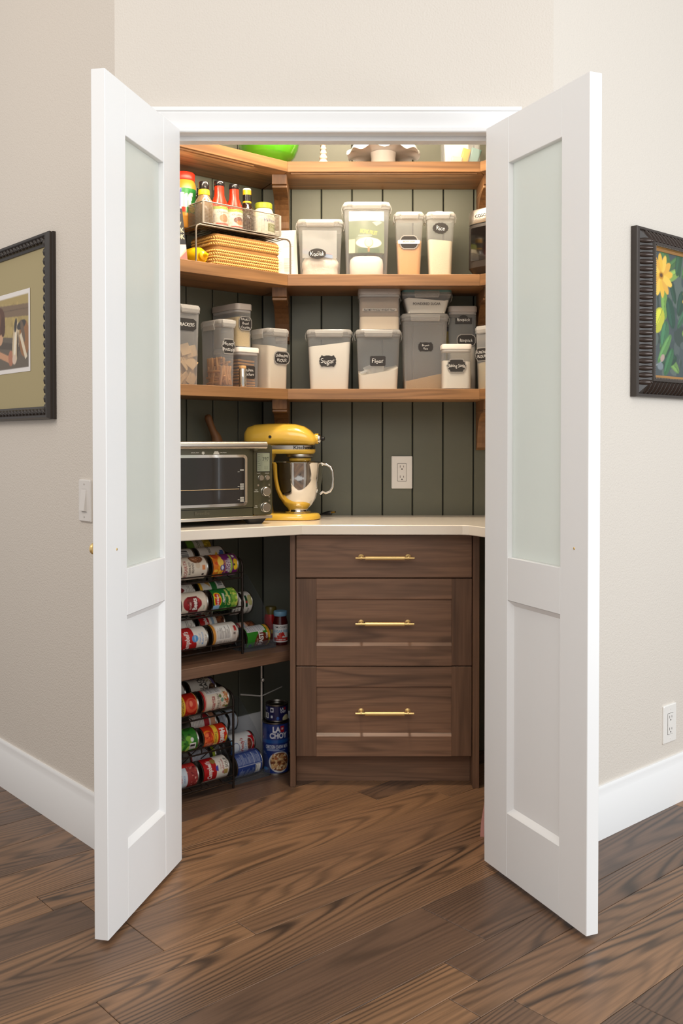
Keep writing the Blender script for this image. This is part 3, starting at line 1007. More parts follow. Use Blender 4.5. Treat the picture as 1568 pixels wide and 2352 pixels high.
def lockbox(name, label, loc, rotz, w, d, h, tp=0.88, group='clear clip-lid food boxes', body=None, lid=None, latch_w=0.62, r=0.018, tab=False):
    t = thing(name, label, 'container', loc, rotz, group)
    hb = h - 0.016
    body = body or CLEAR
    lid = lid or LIDCLEAR
    secs = []
    for z, k, g in ((0.0, tp, -0.004), (0.003, tp, 0), (hb - 0.012, 0.985, 0), (hb - 0.010, 1.0, 0.003), (hb, 1.0, 0.003)):
        secs.append([(x, y, z) for x, y in rrect(w * k * 0.96 + g, d * k * 0.96 + g, r)])
    MB().loft(secs, True, False).build('body', body, t, 40)
    W, D = w, d
    MB().loft([[(x, y, hb - 0.004) for x, y in rrect(W - 0.006, D - 0.006, r)], [(x, y, hb) for x, y in rrect(W, D, r)], [(x, y, hb + 0.009) for x, y in rrect(W, D, r)],
               [(x, y, h) for x, y in rrect(W - 0.008, D - 0.008, r)], [(x, y, h) for x, y in rrect(W - 0.03, D - 0.03, r)], [(x, y, h - 0.005) for x, y in rrect(W - 0.04, D - 0.04, r)]]).build('lid', lid, t, 40)
    lw = w * latch_w
    for sx in (-1,):
        y = -D / 2 - 0.002
        rows_ = [(y + 0.004, h - 0.002), (y, h - 0.004), (y - 0.002, h - 0.014), (y, h - 0.024), (y + 0.002, h - 0.028)]
        rings = []
        for xx, k in ((-lw / 2, 0.75), (-lw / 2 + 0.004, 1.0), (lw / 2 - 0.004, 1.0), (lw / 2, 0.75)):
            rings.append([(xx, yy, h - 0.002 - (h - 0.002 - zz) * k) for yy, zz in rows_] + [(xx, yy + 0.0025, h - 0.002 - (h - 0.002 - zz) * k) for yy, zz in reversed(rows_)])
        MB().loft(rings).build('latch', lid, t)
    for sx in (-1, 1):
        x = sx * (W / 2 + 0.001)
        lw2 = d * 0.5
        m = MB()
        prof = [(x - sx * 0.003, h - 0.003), (x + sx * 0.002, h - 0.006), (x + sx * 0.005, h - 0.020), (x + sx * 0.002, h - 0.036)]
        prof = prof + [(px - sx * 0.0022, pz) for px, pz in reversed(prof)]
        m.loft([[(px, -lw2 / 2, pz) for px, pz in prof], [(px, lw2 / 2, pz) for px, pz in prof]])
        m.build('latch', lid, t)
    if tab:
        m = MB()
        m.box(-0.016, 0.010, -0.012, 0.012, h + 0.006, h + 0.0095, 0.001)
        m.box(-0.013, -0.009, -0.010, 0.010, h - 0.001, h + 0.007)
        m.box(0.003, 0.007, -0.010, 0.010, h - 0.001, h + 0.007)
        m.build('lid_tab', LIDWHITE, t)

    def face(x, z, off):
        k = tp + (0.985 - tp) * z / hb
        return (x, -(d * k * 0.96) / 2 - off - 0.0006, z)
    t['fx'] = 1
    return t, face, (w * 0.96 - 0.005, d * 0.96 - 0.005, r * 0.9, hb, tp / 0.985)


def canister(name, label, loc, rotz, w, d, h, lidmat, lid_h=0.02, group='square push-lid canisters', r=0.016):
    t = thing(name, label, 'canister', loc, rotz, group)
    hb = h - lid_h
    MB().loft([[(x, y, z) for x, y in rrect(w * k, d * k, r)] for z, k in ((0, 0.93), (0.004, 0.955), (hb - 0.012, 0.955), (hb - 0.010, 0.97), (hb, 0.97))], True, False).build('body', CLEAR, t, 40)
    MB().loft([[(x, y, z) for x, y in rrect(w * k, d * k, r)] for z, k in ((hb - 0.008, 0.925), (hb - 0.006, 0.94), (hb + 0.001, 0.94), (hb + 0.001, 1.0), (h - 0.003, 1.0), (h, 0.975))]).build('lid', lidmat, t, 40)

    def face(x, z, off):
        return (x, -d * 0.955 / 2 - off - 0.0006, z)
    return t, face, (w * 0.955 - 0.005, d * 0.955 - 0.005, r * 0.9, hb - 0.012, 1.0)


def contents(name, label, t, dims, zf, mat, cat='food'):
    w, d, r, hb, tp = dims
    o = fill(w, d, r, hb, zf, tp).build(name, mat, None, 50, tuple(t.location), tuple(t.rotation_euler))
    tag(o, label, cat, None, 'stuff')
    return o


FLOURM = pm('white_flour', (238, 228, 212), 0.95, bump=(60, 0.25, 0.002))
SUGARM = pm('white_sugar', (240, 231, 217), 0.9, bump=(400, 0.2, 0.001))
BRSUG = pm('light_brown_sugar', (222, 168, 106), 0.9, vary=0.12, bump=(220, 0.3, 0.0015))
RICEM = pm('white_rice', (236, 222, 192), 0.85, vary=0.08, bump=(420, 0.6, 0.002))
BRICE = pm('brown_rice', (206, 170, 118), 0.85, vary=0.14, bump=(420, 0.6, 0.002))
CRUMB = pm('bread_crumbs', (212, 184, 128), 0.9, vary=0.10, bump=(300, 0.6, 0.002))
BAG = clear('plastic_bag_film', (240, 240, 238), (235, 234, 232), 0.35, 0.2)

z3, z2, z1 = SH[0][1], SH[1][1], SH[2][1]
# --- lowest shelf, back
t, fc, dm = lockbox('food_container', 'clear box of white sugar with a curly black Sugar label', (-0.0445, 3.555, z3), 0, 0.164, 0.16, 0.216)
contents('sugar', 'white sugar filling the leftmost box of the back shelf', t, dm, lambda x, y: 0.163 + 0.009 * x, SUGARM)
chalk(t, ['Sugar'], -0.005, 0.103, 0.062, 0.041, fc, 'curly')
t, fc, dm = lockbox('food_container', 'clear box half full of white flour with a black Flour label', (0.1325, 3.555, z3), 0, 0.164, 0.16, 0.216)
contents('flour', 'heap of white flour sloping inside the Flour box', t, dm, lambda x, y: 0.052 + 0.030 * abs(x + 0.25) - 0.02 * max(0, -x - 0.6) + 0.012 * y, FLOURM)
chalk(t, ['Flour'], -0.002, 0.103, 0.056, 0.036, fc, 'rounded')
sc = thing('scoop', 'clear plastic scoop standing in the flour', 'scoop', (0.128, 3.53, z3 + 0.052), R(25))
MB().loft([[(x, y, 0) for x, y in rrect(0.045, 0.032, 0.008)], [(x, y, 0.042) for x, y in rrect(0.075, 0.05, 0.012)]], True, False).build('cup', BAG, sc, 40, rot=(R(10), R(-22), 0))
MB().box(-0.06, -0.03, -0.009, 0.009, 0.030, 0.036, 0.002).build('handle', BAG, sc, rot=(R(10), R(-22), 0))
t, fc, dm = lockbox('food_container', 'tall bluish box with a little brown rice and a Brown Rice label', (0.3045, 3.589, z3), 0, 0.173, 0.128, 0.279, 0.90, body=CLEARB)
contents('brown_rice', 'brown rice in the bottom of the tall bluish box', t, dm, lambda x, y: 0.048 + 0.012 * x + 0.004 * math.sin(3 * x), BRICE)
chalk(t, ['Brown', 'Rice'], 0.002, 0.158, 0.056, 0.035, fc, 'curly')
# stacked on top
t, fc, dm = canister('canister', 'square canister with warm grey lid stacked on the Flour box', (0.137, 3.56, z3 + 0.2162), 0, 0.153, 0.135, 0.152, LIDGREY, 0.024)
contents('whole_wheat_flour', 'whole wheat flour in the grey-lidded canister', t, dm, lambda x, y: 0.042 - 0.006 * y, pm('whole_wheat_flour', (226, 206, 180), 0.95))
MB().loft([[(x, y, z) for x, y in rrect(0.138, 0.122, 0.014)] for z in (0.043, 0.118)], False, False).build('flour_dust', clear('floury_inside_wall', (214, 190, 166), (206, 178, 150), 0.42, 0.6), t, 40)
MB().loft([[fc(x * 0.062, 0.072 + y * 0.0055, 0.0002) for x, y in SHAPES['rounded']], [fc(x * 0.062, 0.072 + y * 0.0055, 0.0007) for x, y in SHAPES['rounded']]]).build('label', clear('clear_tape', (225, 220, 214), (225, 218, 208), 0.35, 0.3), t)
text_mesh('Red Mill WHOLE WHEAT Flour', 0.0075, lambda x, y: fc(x, 0.072 + y, 0.001), 0.2, 0.012, 0.9, 0.0, 0.112).build('lettering', BLACK, t)
t, fc, dm = lockbox('food_container', 'shallow teal-rimmed box of powdered sugar on top of the rice box', (0.310, 3.585, z3 + 0.2792), 0, 0.181, 0.135, 0.085, 0.80, lid=None, latch_w=0.5)
contents('powdered_sugar', 'white powdered sugar in the shallow teal-rimmed box', t, dm, lambda x, y: 0.052 - 0.004 * x + 0.004 * math.sin(7 * x), SUGARM)
MB().loft([[(x, y, 0.0765) for x, y in rrect(0.1825, 0.1365, 0.02)], [(x, y, 0.0855) for x, y in rrect(0.1825, 0.1365, 0.02)], [(x, y, 0.0880) for x, y in rrect(0.172, 0.126, 0.02)]]).build('lid_rim', LIDTEAL, t, 40)
text_mesh('POWDERED SUGAR', 0.0085, lambda x, y: fc(x, 0.035 + y, 0.0012), 0, 0.004, 0.95, 0.0, 0.1).build('lettering', BLACK, t)
t, fc, dm = canister('canister', 'tall clear canister with grey lid and two Bisquick labels in the corner', (0.447, 3.612, z3), 0, 0.106, 0.096, 0.312, LIDGREY, 0.022)
contents('baking_mix', 'pale baking mix in the tall corner canister', t, dm, lambda x, y: 0.165 + 0.02 * x, FLOURM)
chalk(t, ['Bisquick'], 0.002, 0.262, 0.062, 0.032, fc, 'arch', th=0.011)
chalk(t, ['Bisquick'], 0.012, 0.186, 0.070, 0.046, fc, 'plaque', True, th=0.011)
t, fc, dm = canister('canister', 'small white-lidded canister of baking soda at the shelf front', (0.411, 3.480, z3), 0, 0.108, 0.078, 0.160, LIDWHITE, 0.018)
contents('baking_soda', 'white baking soda in the small canister', t, dm, lambda x, y: 0.100 - 0.002 * x, SUGARM)
chalk(t, ['Baking Soda'], -0.002, 0.083, 0.074, 0.050, fc, 'fancy', True, th=0.0115)
t, fc, dm = lockbox('food_container', 'clear box labelled Almond Flour at the right end of the shelf', RP(0.098, 0.152, z3), math.atan2(RD[1], RD[0]), 0.10, 0.115, 0.228, 0.9, body=CLEARB)
contents('almond_flour', 'beige almond flour in the box at the right end', t, dm, lambda x, y: 0.10 + 0.01 * x, pm('almond_flour', (214, 190, 140), 0.95))
MB().loft([[(x + 0.012, y, z) for x, y in rrect(w_, 0.06, 0.02)] for z, w_ in ((0.10, 0.06), (0.14, 0.07), (0.165, 0.05))]).build('bag', pm('pale_blue_bag', (150, 180, 196), 0.4), t, 40)
chalk(t, ['ALMOND', 'FLOUR'], -0.012, 0.126, 0.066, 0.050, fc, 'fancy', True, th=0.0095)
ob = thing('oil_bottle', 'narrow bottle of olive oil behind the brown rice box', 'bottle', (0.3985, 3.650, z3))
MB().lathe([(0.010, 0), (0.011, 0.01), (0.011, 0.17), (0.006, 0.2), (0.005, 0.23), (0.0001, 0.232)], 20).build('bottle', pm('olive_oil_glass', (150, 128, 20), 0.1), ob, 40)
MB().lathe([(0.006, 0.228), (0.006, 0.245), (0.0001, 0.246)], 16).build('cap', BLACK, ob, 40)

# --- lowest shelf, left
t, fc, dm = lockbox('food_container', 'tall clear box of square crackers beside the left door', LP(0.462, 0.135, z3), TH, 0.098, 0.16, 0.266, 0.90, body=CLEARB, latch_w=0.7)
chalk(t, ['CRACKERS'], -0.012, 0.200, 0.080, 0.040, fc, 'cut', th=0.011, wob=0.04)
crk = pm('cracker', (214, 176, 124), 0.85, vary=0.12, bump=(200, 0.4, 0.001))
cme = MB().box(-0.019, 0.019, -0.002, 0.002, -0.019, 0.019, 0.0012).mesh('cracker')
rg = random.Random(5)
for lay, zz in enumerate((0.020, 0.046, 0.075, 0.098, 0.118)):
    for i in range(3 if lay < 4 else 2):
        p = LP(0.462 + (i - 1) * 0.025, 0.135 + 0.05 - 0.012 * (lay % 2), z3 + zz + rg.uniform(-0.003, 0.004))
        o = link('cracker', cme, crk, None, p, (rg.uniform(-0.5, 0.3), rg.uniform(-0.8, 0.8), TH + rg.uniform(-0.3, 0.3)))
        tag(o, 'square tan cracker in the tall clear box', 'cracker', 'square crackers in the clear box')
t, fc, dm = lockbox('food_container', 'clear box of pretzel sticks labelled Honey Pretzels', LP(0.308, 0.152, z3), TH, 0.068, 0.135, 0.230, 0.92, latch_w=0.8)
chalk(t, ['Honey', 'Pretzels'], 0.001, 0.138, 0.058, 0.053, fc, 'fancy', True, th=0.012)
pz = pm('pretzel', (188, 132, 72), 0.55, vary=0.25)
pme = MB().lathe([(0.001, -0.034), (0.0042, -0.032), (0.0048, 0.0), (0.0042, 0.032), (0.001, 0.034)], 8).mesh('pretzel_stick', 60)
for i in range(56):
    up = i % 3 != 1
    fx, fy = rg.uniform(-0.017, 0.017), (rg.uniform(0.105, 0.200) if up else rg.uniform(0.130, 0.175))
    p = LP(0.308 + fx, fy if (i > 8 or not up) else 0.200, z3 + ((0.040 if i < 30 else 0.070) if up else 0.010 + 0.0016 * i))
    o = link('pretzel_stick', pme, pz, None, p, (rg.uniform(-0.2, 0.2) if up else R(90) + rg.uniform(-0.3, 0.3), rg.uniform(-0.15, 0.15), TH + (0 if up else rg.uniform(-0.22, 0.22))))
    tag(o, 'brown pretzel stick inside the Honey Pretzels box', 'pretzel', 'pretzel sticks in the clear box')
t, fc, dm = canister('canister', 'short canister of graham crackers with white lid below the bread crumbs', LP(0.189, 0.094, z3), TH, 0.096, 0.165, 0.145, LIDWHITE, 0.018)
chalk(t, ['Graham', 'Crackers'], -0.004, 0.058, 0.056, 0.044, fc, 'rounded', th=0.0095)
gme = MB().box(-0.036, 0.036, -0.030, 0.030, -0.0032, 0.0032, 0.001).mesh('graham_cracker')
gcm = pm('graham_cracker', (196, 138, 66), 0.8, vary=0.12)
for k in range(9):
    for dd in (0.060, 0.127):
        o = link('graham_cracker', gme, gcm, None, LP(0.189 + rg.uniform(-0.002, 0.002), dd, z3 + 0.012 + 0.0108 * k), (0, rg.uniform(-0.05, 0.05), TH + rg.uniform(-0.05, 0.05)))
        tag(o, 'golden graham cracker stacked in the short canister', 'cracker', 'graham crackers in the canister')
t, fc, dm = canister('canister', 'canister of panko bread crumbs with beige lid on the graham crackers', LP(0.207, 0.092, z3 + 0.1452), TH, 0.070, 0.166, 0.152, LIDGREY, 0.022)
contents('bread_crumbs', 'pale panko bread crumbs nearly filling the stacked canister', t, dm, lambda x, y: 0.107 + 0.002 * x, CRUMB)
chalk(t, ['PANKO', 'Bread', 'Crumbs'], 0.002, 0.083, 0.056, 0.050, fc, 'plaque', True, th=0.0085)
tb = thing('shaker_tube', 'small steel shaker with a wooden cap before the graham crackers', 'shaker', LP(0.243, 0.208, z3))
MB().lathe([(0.0125, 0), (0.013, 0.002), (0.013, 0.064), (0.0122, 0.066)], 24).build('tube', CHROME, tb, 40)
MB().lathe([(0.0118, 0.064), (0.0124, 0.066), (0.0124, 0.074), (0.011, 0.076), (0.0001, 0.076)], 24).build('cap', pm('pale_wood_cap', (206, 160, 104), 0.6, vary=0.1), tb, 40)
t, fc, dm = lockbox('food_container', 'clear box of flour labelled Unbleached Flour at the left shelf end', LP(0.088, 0.158, z3), TH, 0.100, 0.122, 0.216, 0.92)
contents('unbleached_flour', 'cream unbleached flour filling the left shelf end box', t, dm, lambda x, y: 0.156 - 0.004 * x + 0.006 * y, pm('unbleached_flour', (230, 214, 190), 0.95))
chalk(t, ['Unbleached', 'FLOUR'], 0.012, 0.112, 0.070, 0.048, fc, 'plaque', True, th=0.0105)

# --- middle shelf, back
t, fc, dm = lockbox('food_container', 'clear box with a zip bag of flour mix labelled Kodiak', (-0.077, 3.552, z2), 0, 0.166, 0.15, 0.206, 0.88)
chalk(t, ['Kodiak'], -0.010, 0.083, 0.062, 0.037, fc, 'oval')
o = MB().loft([[(x * k, y * k + 0.0, z) for x, y in rrect(0.128, 0.10, 0.03, 5)] for z, k in ((0.004, 0.95), (0.02, 1.02), (0.034, 0.98), (0.040, 1.03), (0.058, 1.04), (0.074, 0.9), (0.08, 0.6))]).build('zip_bag', pm('bagged_pancake_mix', (238, 228, 214), 0.4, bump=(30, 0.5, 0.01)), None, 60, (-0.077, 3.552, z2))
tag(o, 'zip bag of pale pancake mix inside the Kodiak box', 'bag')
MB().loft([[(x, -0.052 + 0.004 * math.sin(40 * x), z) for x in np.linspace(-0.064, 0.06, 14)] + [(x, -0.050 + 0.004 * math.sin(40 * x), z) for x in np.linspace(0.06, -0.064, 14)] for z in (0.07, 0.10, 0.14, 0.17)]).build('bag_top', BAG, o, 60)
MB().loft([[(-0.062, -0.0545, 0.086), (0.045, -0.0545, 0.068), (0.045, -0.0545, 0.080), (-0.062, -0.0545, 0.100)], [(-0.062, -0.0535, 0.086), (0.045, -0.0535, 0.068), (0.045, -0.0535, 0.080), (-0.062, -0.0535, 0.100)]]).build('zip_strip', pm('blue_zip_strip', (150, 168, 200), 0.4), o)
MB().loft([[(-0.062, -0.0545, 0.101), (0.045, -0.0545, 0.082), (0.045, -0.0545, 0.084), (-0.062, -0.0545, 0.104)], [(-0.062, -0.0535, 0.101), (0.045, -0.0535, 0.082), (0.045, -0.0535, 0.084), (-0.062, -0.0535, 0.104)]]).build('zip_seal', pm('pink_zip_seal', (206, 160, 168), 0.4), o)
t, fc, dm = lockbox('food_container', 'tallest clear box holding a green sweetener pouch and a white jar', (0.0905, 3.552, z2), 0, 0.170, 0.15, 0.268, 0.90)
jg = thing('white_jug', 'rounded white plastic jug in the bottom of the tallest box', 'jug', (0.0905, 3.55, z2 + 0.003))
MB().loft([[(x * k, y * k, z) for x, y in rrect(0.122, 0.10, 0.03, 5)] for z, k in ((0, 0.96), (0.004, 1.0), (0.05, 1.0), (0.066, 0.96), (0.076, 0.8), (0.080, 0.5))]).build('body', pm('white_jug_plastic', (240, 230, 218), 0.45), jg, 50)
MB().lathe([(0.018, 0.078), (0.018, 0.088), (0.0001, 0.089)], 20, (0.02, 0.01, 0)).build('cap', pm('tan_cap', (206, 180, 150), 0.5), jg, 40)
cv = Canvas(0.128, 0.155, (122, 134, 102), 0.0008)
cv.rect(0, 0.128, 0.118, 0.155, (240, 238, 230)).rect(0, 0.022, 0, 0.05, (226, 214, 178))
cv.text('MONK FRUIT', 0.072, 0.075, 0.014, (206, 206, 92), -8, weight=0.02, maxw=0.062)
cv.rect(0.034, 0.084, 0.062, 0.064, (205, 210, 190))
cv.ell(0.072, 0.036, 0.046, 0.019, (246, 240, 230)).rect(0.034, 0.110, 0.0, 0.016, (96, 118, 86))
cv.line(0.072, 0.004, 0.072, 0.026, 0.006, (206, 146, 92)).ell(0.072, 0.036, 0.016, 0.017, (214, 176, 132)).ell(0.072, 0.037, 0.0135, 0.0145, (244, 226, 208))
cv.poly([(0.085, 0.112), (0.100, 0.098), (0.120, 0.112), (0.11, 0.118)], (214, 212, 196))
us, vs = np.linspace(0, 0.128, 80), np.linspace(0, 0.155, 96)
pc = tag(link('sweetener_pouch', print_mesh('sweetener_pouch', cv, us, vs, lambda U, V: (U - 0.064, -0.03 - 0.016 * np.cos((U - 0.064) / 0.064 * 1.5) * np.cos((V - 0.06) / 0.155 * 2.4), V)), PRINTG, None, (0.0905, 3.545, z2 + 0.088), (R(-4), 0, 0)), 'green and white monk fruit sweetener pouch in the tallest box', 'pouch')
MB().loft([[(x, y, z) for x, y in rrect(0.126, 0.026, 0.01)] for z in (0.002, 0.152)]).build('pouch_back', pm('green_pouch_film', (122, 134, 102), 0.3), pc, 40, (0, -0.012, 0))
t, fc, dm = lockbox('food_container', 'slim clear box of brown sugar with a banded grey label', (0.2455, 3.548, z2), 0, 0.104, 0.10, 0.238, 0.80)
contents('brown_sugar', 'light brown sugar filling the lower half of the slim box', t, dm, lambda x, y: 0.135, BRSUG)
chalk(t, [], -0.002, 0.128, 0.066, 0.050, fc, 'plaque', True)
o = MB().loft([[fc(x * 0.0395 - 0.002, 0.129 + y * 0.007, 0.0016) for x, y in SHAPES['rounded']], [fc(x * 0.0395 - 0.002, 0.129 + y * 0.007, 0.0022) for x, y in SHAPES['rounded']]]).build('label_band', pm('white_label_band', (240, 234, 222), 0.6), t)
text_mesh('BROWN SUGAR', 0.006, lambda x, y: fc(x - 0.002, 0.130 + y, 0.0026), 0, 0.006, 0.9, 0, 0.043).build('lettering', CHALK, t)
t, fc, dm = lockbox('food_container', 'slim clear box of white rice with a scalloped Rice label', (0.3590, 3.548, z2), 0, 0.104, 0.10, 0.238, 0.80, tab=True)
contents('rice', 'white rice filling the slim box with the scalloped label', t, dm, lambda x, y: 0.136 - 0.004 * x, RICEM)
chalk(t, ['Rice'], -0.002, 0.178, 0.056, 0.039, fc, 'scallop', th=0.014)

# rounded appliance at the right end of the middle shelf
ap = thing('air_fryer', 'dark rounded air fryer with a steel top band at the right shelf end', 'appliance', RP(0.128, 0.118, z2), math.atan2(RD[1], RD[0]))
gm = pm('gunmetal_plastic', (54, 48, 44), 0.35, 0.4)
MB().loft([[(x, y, z) for x, y in rrect(0.228 * k, 0.222 * k, 0.055 * k, 7)] for z, k in ((0, 0.78), (0.003, 0.82), (0.026, 0.97))]).build('base', BLACK, ap, 35)
MB().loft([[(x, y, z) for x, y in rrect(0.228 * k, 0.222 * k, 0.055 * k, 7)] for z, k in ((0.026, 0.97), (0.03, 1.0), (0.178, 0.995), (0.182, 0.985))]).build('body', gm, ap, 35)
MB().loft([[(x, y, z) for x, y in rrect(0.228 * k, 0.222 * k, 0.055 * k, 7)] for z, k in ((0.182, 0.97), (0.186, 0.97))]).build('seam', BLACK, ap, 35)
MB().loft([[(x, y, z) for x, y in rrect(0.228 * k, 0.222 * k, 0.055 * k, 7)] for z, k in ((0.186, 0.99), (0.190, 1.0), (0.230, 0.99), (0.236, 0.96), (0.237, 0.5))]).build('top_band', STEEL, ap, 35)
gls = pm('black_glossy_window', (22, 19, 18), 0.06, coat=0.5)
MB().loft([[(x, -0.1105, z) for x, z in [(p[0], p[1] + 0.112) for p in rrect(0.150, 0.120, 0.006)]], [(x, -0.1120, z) for x, z in [(p[0], p[1] + 0.112) for p in rrect(0.148, 0.118, 0.006)]]]).build('window', gls, ap)
text_mesh('COSORI', 0.011, lambda x, y: (x - 0.022, -0.1116, 0.211 + y), 0, 0.008, 1.15).build('lettering', BLACK, ap)

# --- top shelf
bw = thing('mixing_bowl', 'large glossy green mixing bowl on the top shelf', 'bowl', (-0.262, 3.502, z1))
gg = pm('green_glaze', (92, 178, 34), 0.12, coat=0.6)
prof = [(0.052, 0), (0.055, 0.004), (0.058, 0.010), (0.075, 0.020), (0.078, 0.022), (0.084, 0.026), (0.087, 0.029), (0.092, 0.034), (0.095, 0.038), (0.105, 0.060), (0.111, 0.085), (0.114, 0.11), (0.116, 0.116), (0.110, 0.116), (0.106, 0.085), (0.09, 0.042), (0.06, 0.016), (0.0001, 0.012)]
MB().lathe(prof, 48).build('bowl', gg, bw, 30)
cs = thing('candlestick', 'small pale pink beaded candlestick on the top shelf', 'candlestick', (-0.066, 3.53, z1))
pp = [(0.020, 0), (0.019, 0.004), (0.011, 0.012)]
for k, (zc, rr) in enumerate(((0.022, 0.018), (0.042, 0.0145), (0.059, 0.0125), (0.075, 0.011), (0.09, 0.010))):
    for a in np.linspace(-60, 60, 7):
        pp.append((rr * (0.55 + 0.45 * math.cos(R(a))), zc + 0.0085 * math.sin(R(a)) * (rr / 0.016)))
pp += [(0.012, 0.102), (0.014, 0.108), (0.009, 0.110), (0.0001, 0.106)]
MB().lathe(pp, 24).build('stick', pm('pale_pink_glaze', (236, 206, 188), 0.3), cs, 50)
ck = thing('cake_stand', 'white cake stand with a ruffled rim on the top shelf', 'cake stand', (0.152, 3.538, z1))
cw = pm('white_porcelain', (250, 247, 242), 0.25, coat=0.3)
MB().lathe([(0.0480, 0), (0.0485, 0.003), (0.0455, 0.022), (0.0440, 0.040), (0.047, 0.060), (0.0001, 0.061)], 40).build('pedestal', cw, ck, 40)
rings = []
for r0, zz, amp in ((0.02, 0.060, 0), (0.080, 0.062, 0), (0.104, 0.064, 0.001), (0.120, 0.062, 0.0025), (0.131, 0.056, 0.0045), (0.133, 0.052, 0.0045), (0.131, 0.062, 0.0045), (0.122, 0.070, 0.0025), (0.104, 0.070, 0.001), (0.02, 0.068, 0)):
    rg_ = []
    for i in range(120):
        a = 2 * math.pi * i / 120
        rr = r0 + amp * math.sin(10 * a + 0.5) * 0.6
        rg_.append((rr * math.cos(a), rr * math.sin(a), zz + amp * 1.5 * math.sin(10 * a + 1.8)))
    rings.append(rg_)
MB().loft(rings).build('plate', cw, ck, 60)
cbx = thing('clear_bin', 'clear bin of small packets at the right of the top shelf', 'bin', (0.432, 3.545, z1))
MB().loft([[(x, y, z) for x, y in rrect(0.128, 0.14, 0.01)] for z in (0, 0.14)], True, False).build('bin', CLEAR, cbx, 40)
def packet(name, label, x, y, w, h, col, tilt, d=0.022, rough=0.35):
    m = MB().loft([[(px, py, z) for px, py in rrect(w * k, d * kk, d * 0.3)] for z, k, kk in ((0, 0.97, 0.2), (h * 0.15, 1, 0.8), (h * 0.5, 0.98, 1.0), (h * 0.85, 1, 0.7), (h, 0.96, 0.15))])
    o = m.build(name, pm(name + '_film_%d_%d_%d' % col, col, rough), None, 50, (x, y, z1 + 0.004), (0, tilt, 0))
    return tag(o, label, 'packet', 'packets in the clear bin')
packet('packet', 'orange-yellow packet in the clear bin', 0.437, 3.497, 0.030, 0.062, (240, 176, 20), R(14))
packet('packet', 'teal packet in the clear bin', 0.468, 3.505, 0.038, 0.066, (118, 156, 150), R(18))
packet('packet', 'white crinkled packet behind the orange one', 0.425, 3.545, 0.09, 0.11, (232, 228, 222), R(-4))
packet('packet', 'cream packet lying low at the front of the clear bin', 0.412, 3.490, 0.040, 0.030, (236, 214, 178), R(6))

# ------------------------------------------------------------------ middle shelf, left: rack, bin, bottles, basket
ZR = 1.908
rk = thing('wire_shelf_riser', 'grey wire shelf riser holding the bottle bin over the basket', 'rack', LP(0.226, 0.115, z2), TH)
hw, hh = 0.201, ZR - z2
for y in (-0.085, 0.075):
    path = [(-hw, y, 0), (-hw, y, hh - 0.016), (-hw + 0.004, y, hh - 0.005), (-hw + 0.014, y, hh), (hw - 0.014, y, hh), (hw - 0.004, y, hh - 0.005), (hw, y, hh - 0.016), (hw, y, 0)]
    MB().tube(path, 0.0032, 10).build('frame', GREYWIRE, rk, 50)
for k in range(21):
    x = -hw + 0.02 + k * (2 * hw - 0.04) / 20
    MB().tube([(x, -0.086, hh + 0.002), (x, 0.076, hh + 0.002)], 0.0016, 6).build('cross_wire', GREYWIRE, rk, 50)
ZB = ZR + 0.0065
bn = thing('mesh_bin', 'silver wire mesh bin of sauce bottles on the riser', 'bin', LP(0.236, 0.156, ZB), TH)
bw2, bd2, bh2 = 0.163, 0.046, 0.074
mw = MB()
for k in range(74):
    x = -bw2 + 2 * bw2 * k / 73
    for y in (-bd2, bd2):
        mw.box(x - 0.0003, x + 0.0003, y - 0.0003, y + 0.0003, 0, bh2)
for k in range(22):
    y = -bd2 + 2 * bd2 * k / 21
    for x in (-bw2, bw2):
        mw.box(x - 0.0003, x + 0.0003, y - 0.0003, y + 0.0003, 0, bh2)
for k in range(17):
    z = bh2 * k / 16
    for y in (-bd2, bd2):
        mw.box(-bw2, bw2, y - 0.0003, y + 0.0003, z - 0.0003, z + 0.0003)
    for x in (-bw2, bw2):
        mw.box(x - 0.0003, x + 0.0003, -bd2, bd2, z - 0.0003, z + 0.0003)
mo = mw.build('mesh_wall', MESHWIRE, bn); mo['kind'] = 'stuff'
MB().tube([(x, y, bh2) for x, y in rrect(2 * bw2, 2 * bd2, 0.008, 3)], 0.0022, 8, True).build('rim', MESHWIRE, bn, 50)
MB().tube([(x, y, 0.001) for x, y in rrect(2 * bw2, 2 * bd2, 0.008, 3)], 0.0016, 8, True).build('base_wire', MESHWIRE, bn, 50)
for sx in (-1, 1):
    MB().box(sx * bw2 - 0.004, sx * bw2 + 0.004, -bd2 - 0.0012, -bd2 + 0.0012, 0, bh2).build('corner_strip', MESHWIRE, bn)
MB().box(-bw2, bw2, -bd2, bd2, -0.0006, 0.0006).build('base_mesh', MESHWIRE, bn)


def bottle(name, label, cat, s, d, z, prof, mat, caps, wrap=None, n=28, group='bottles on the wire riser', rz=TH):
    """lathe bottle: caps = list of (profile, material, part name); wrap = (canvas, r, z0)"""
    t = thing(name, label, cat, LP(s, d, z), rz, group)
    MB().lathe(prof, n).build('body', mat, t, 45)
    for pr_, m_, nm_ in caps:
        MB().lathe(pr_, n).build(nm_, m_, t, 40)
    if wrap:
        cvs, rr, zz = wrap
        us_ = np.linspace(0, cvs.w, 56)
        vs_ = np.linspace(0, cvs.h, 34)
        link('label', print_mesh('label', cvs, us_, vs_, lambda U, V: (rr * np.sin((U - cvs.w / 2) / rr), -rr * np.cos((U - cvs.w / 2) / rr), zz + V)), PRINTG, t)
    return t


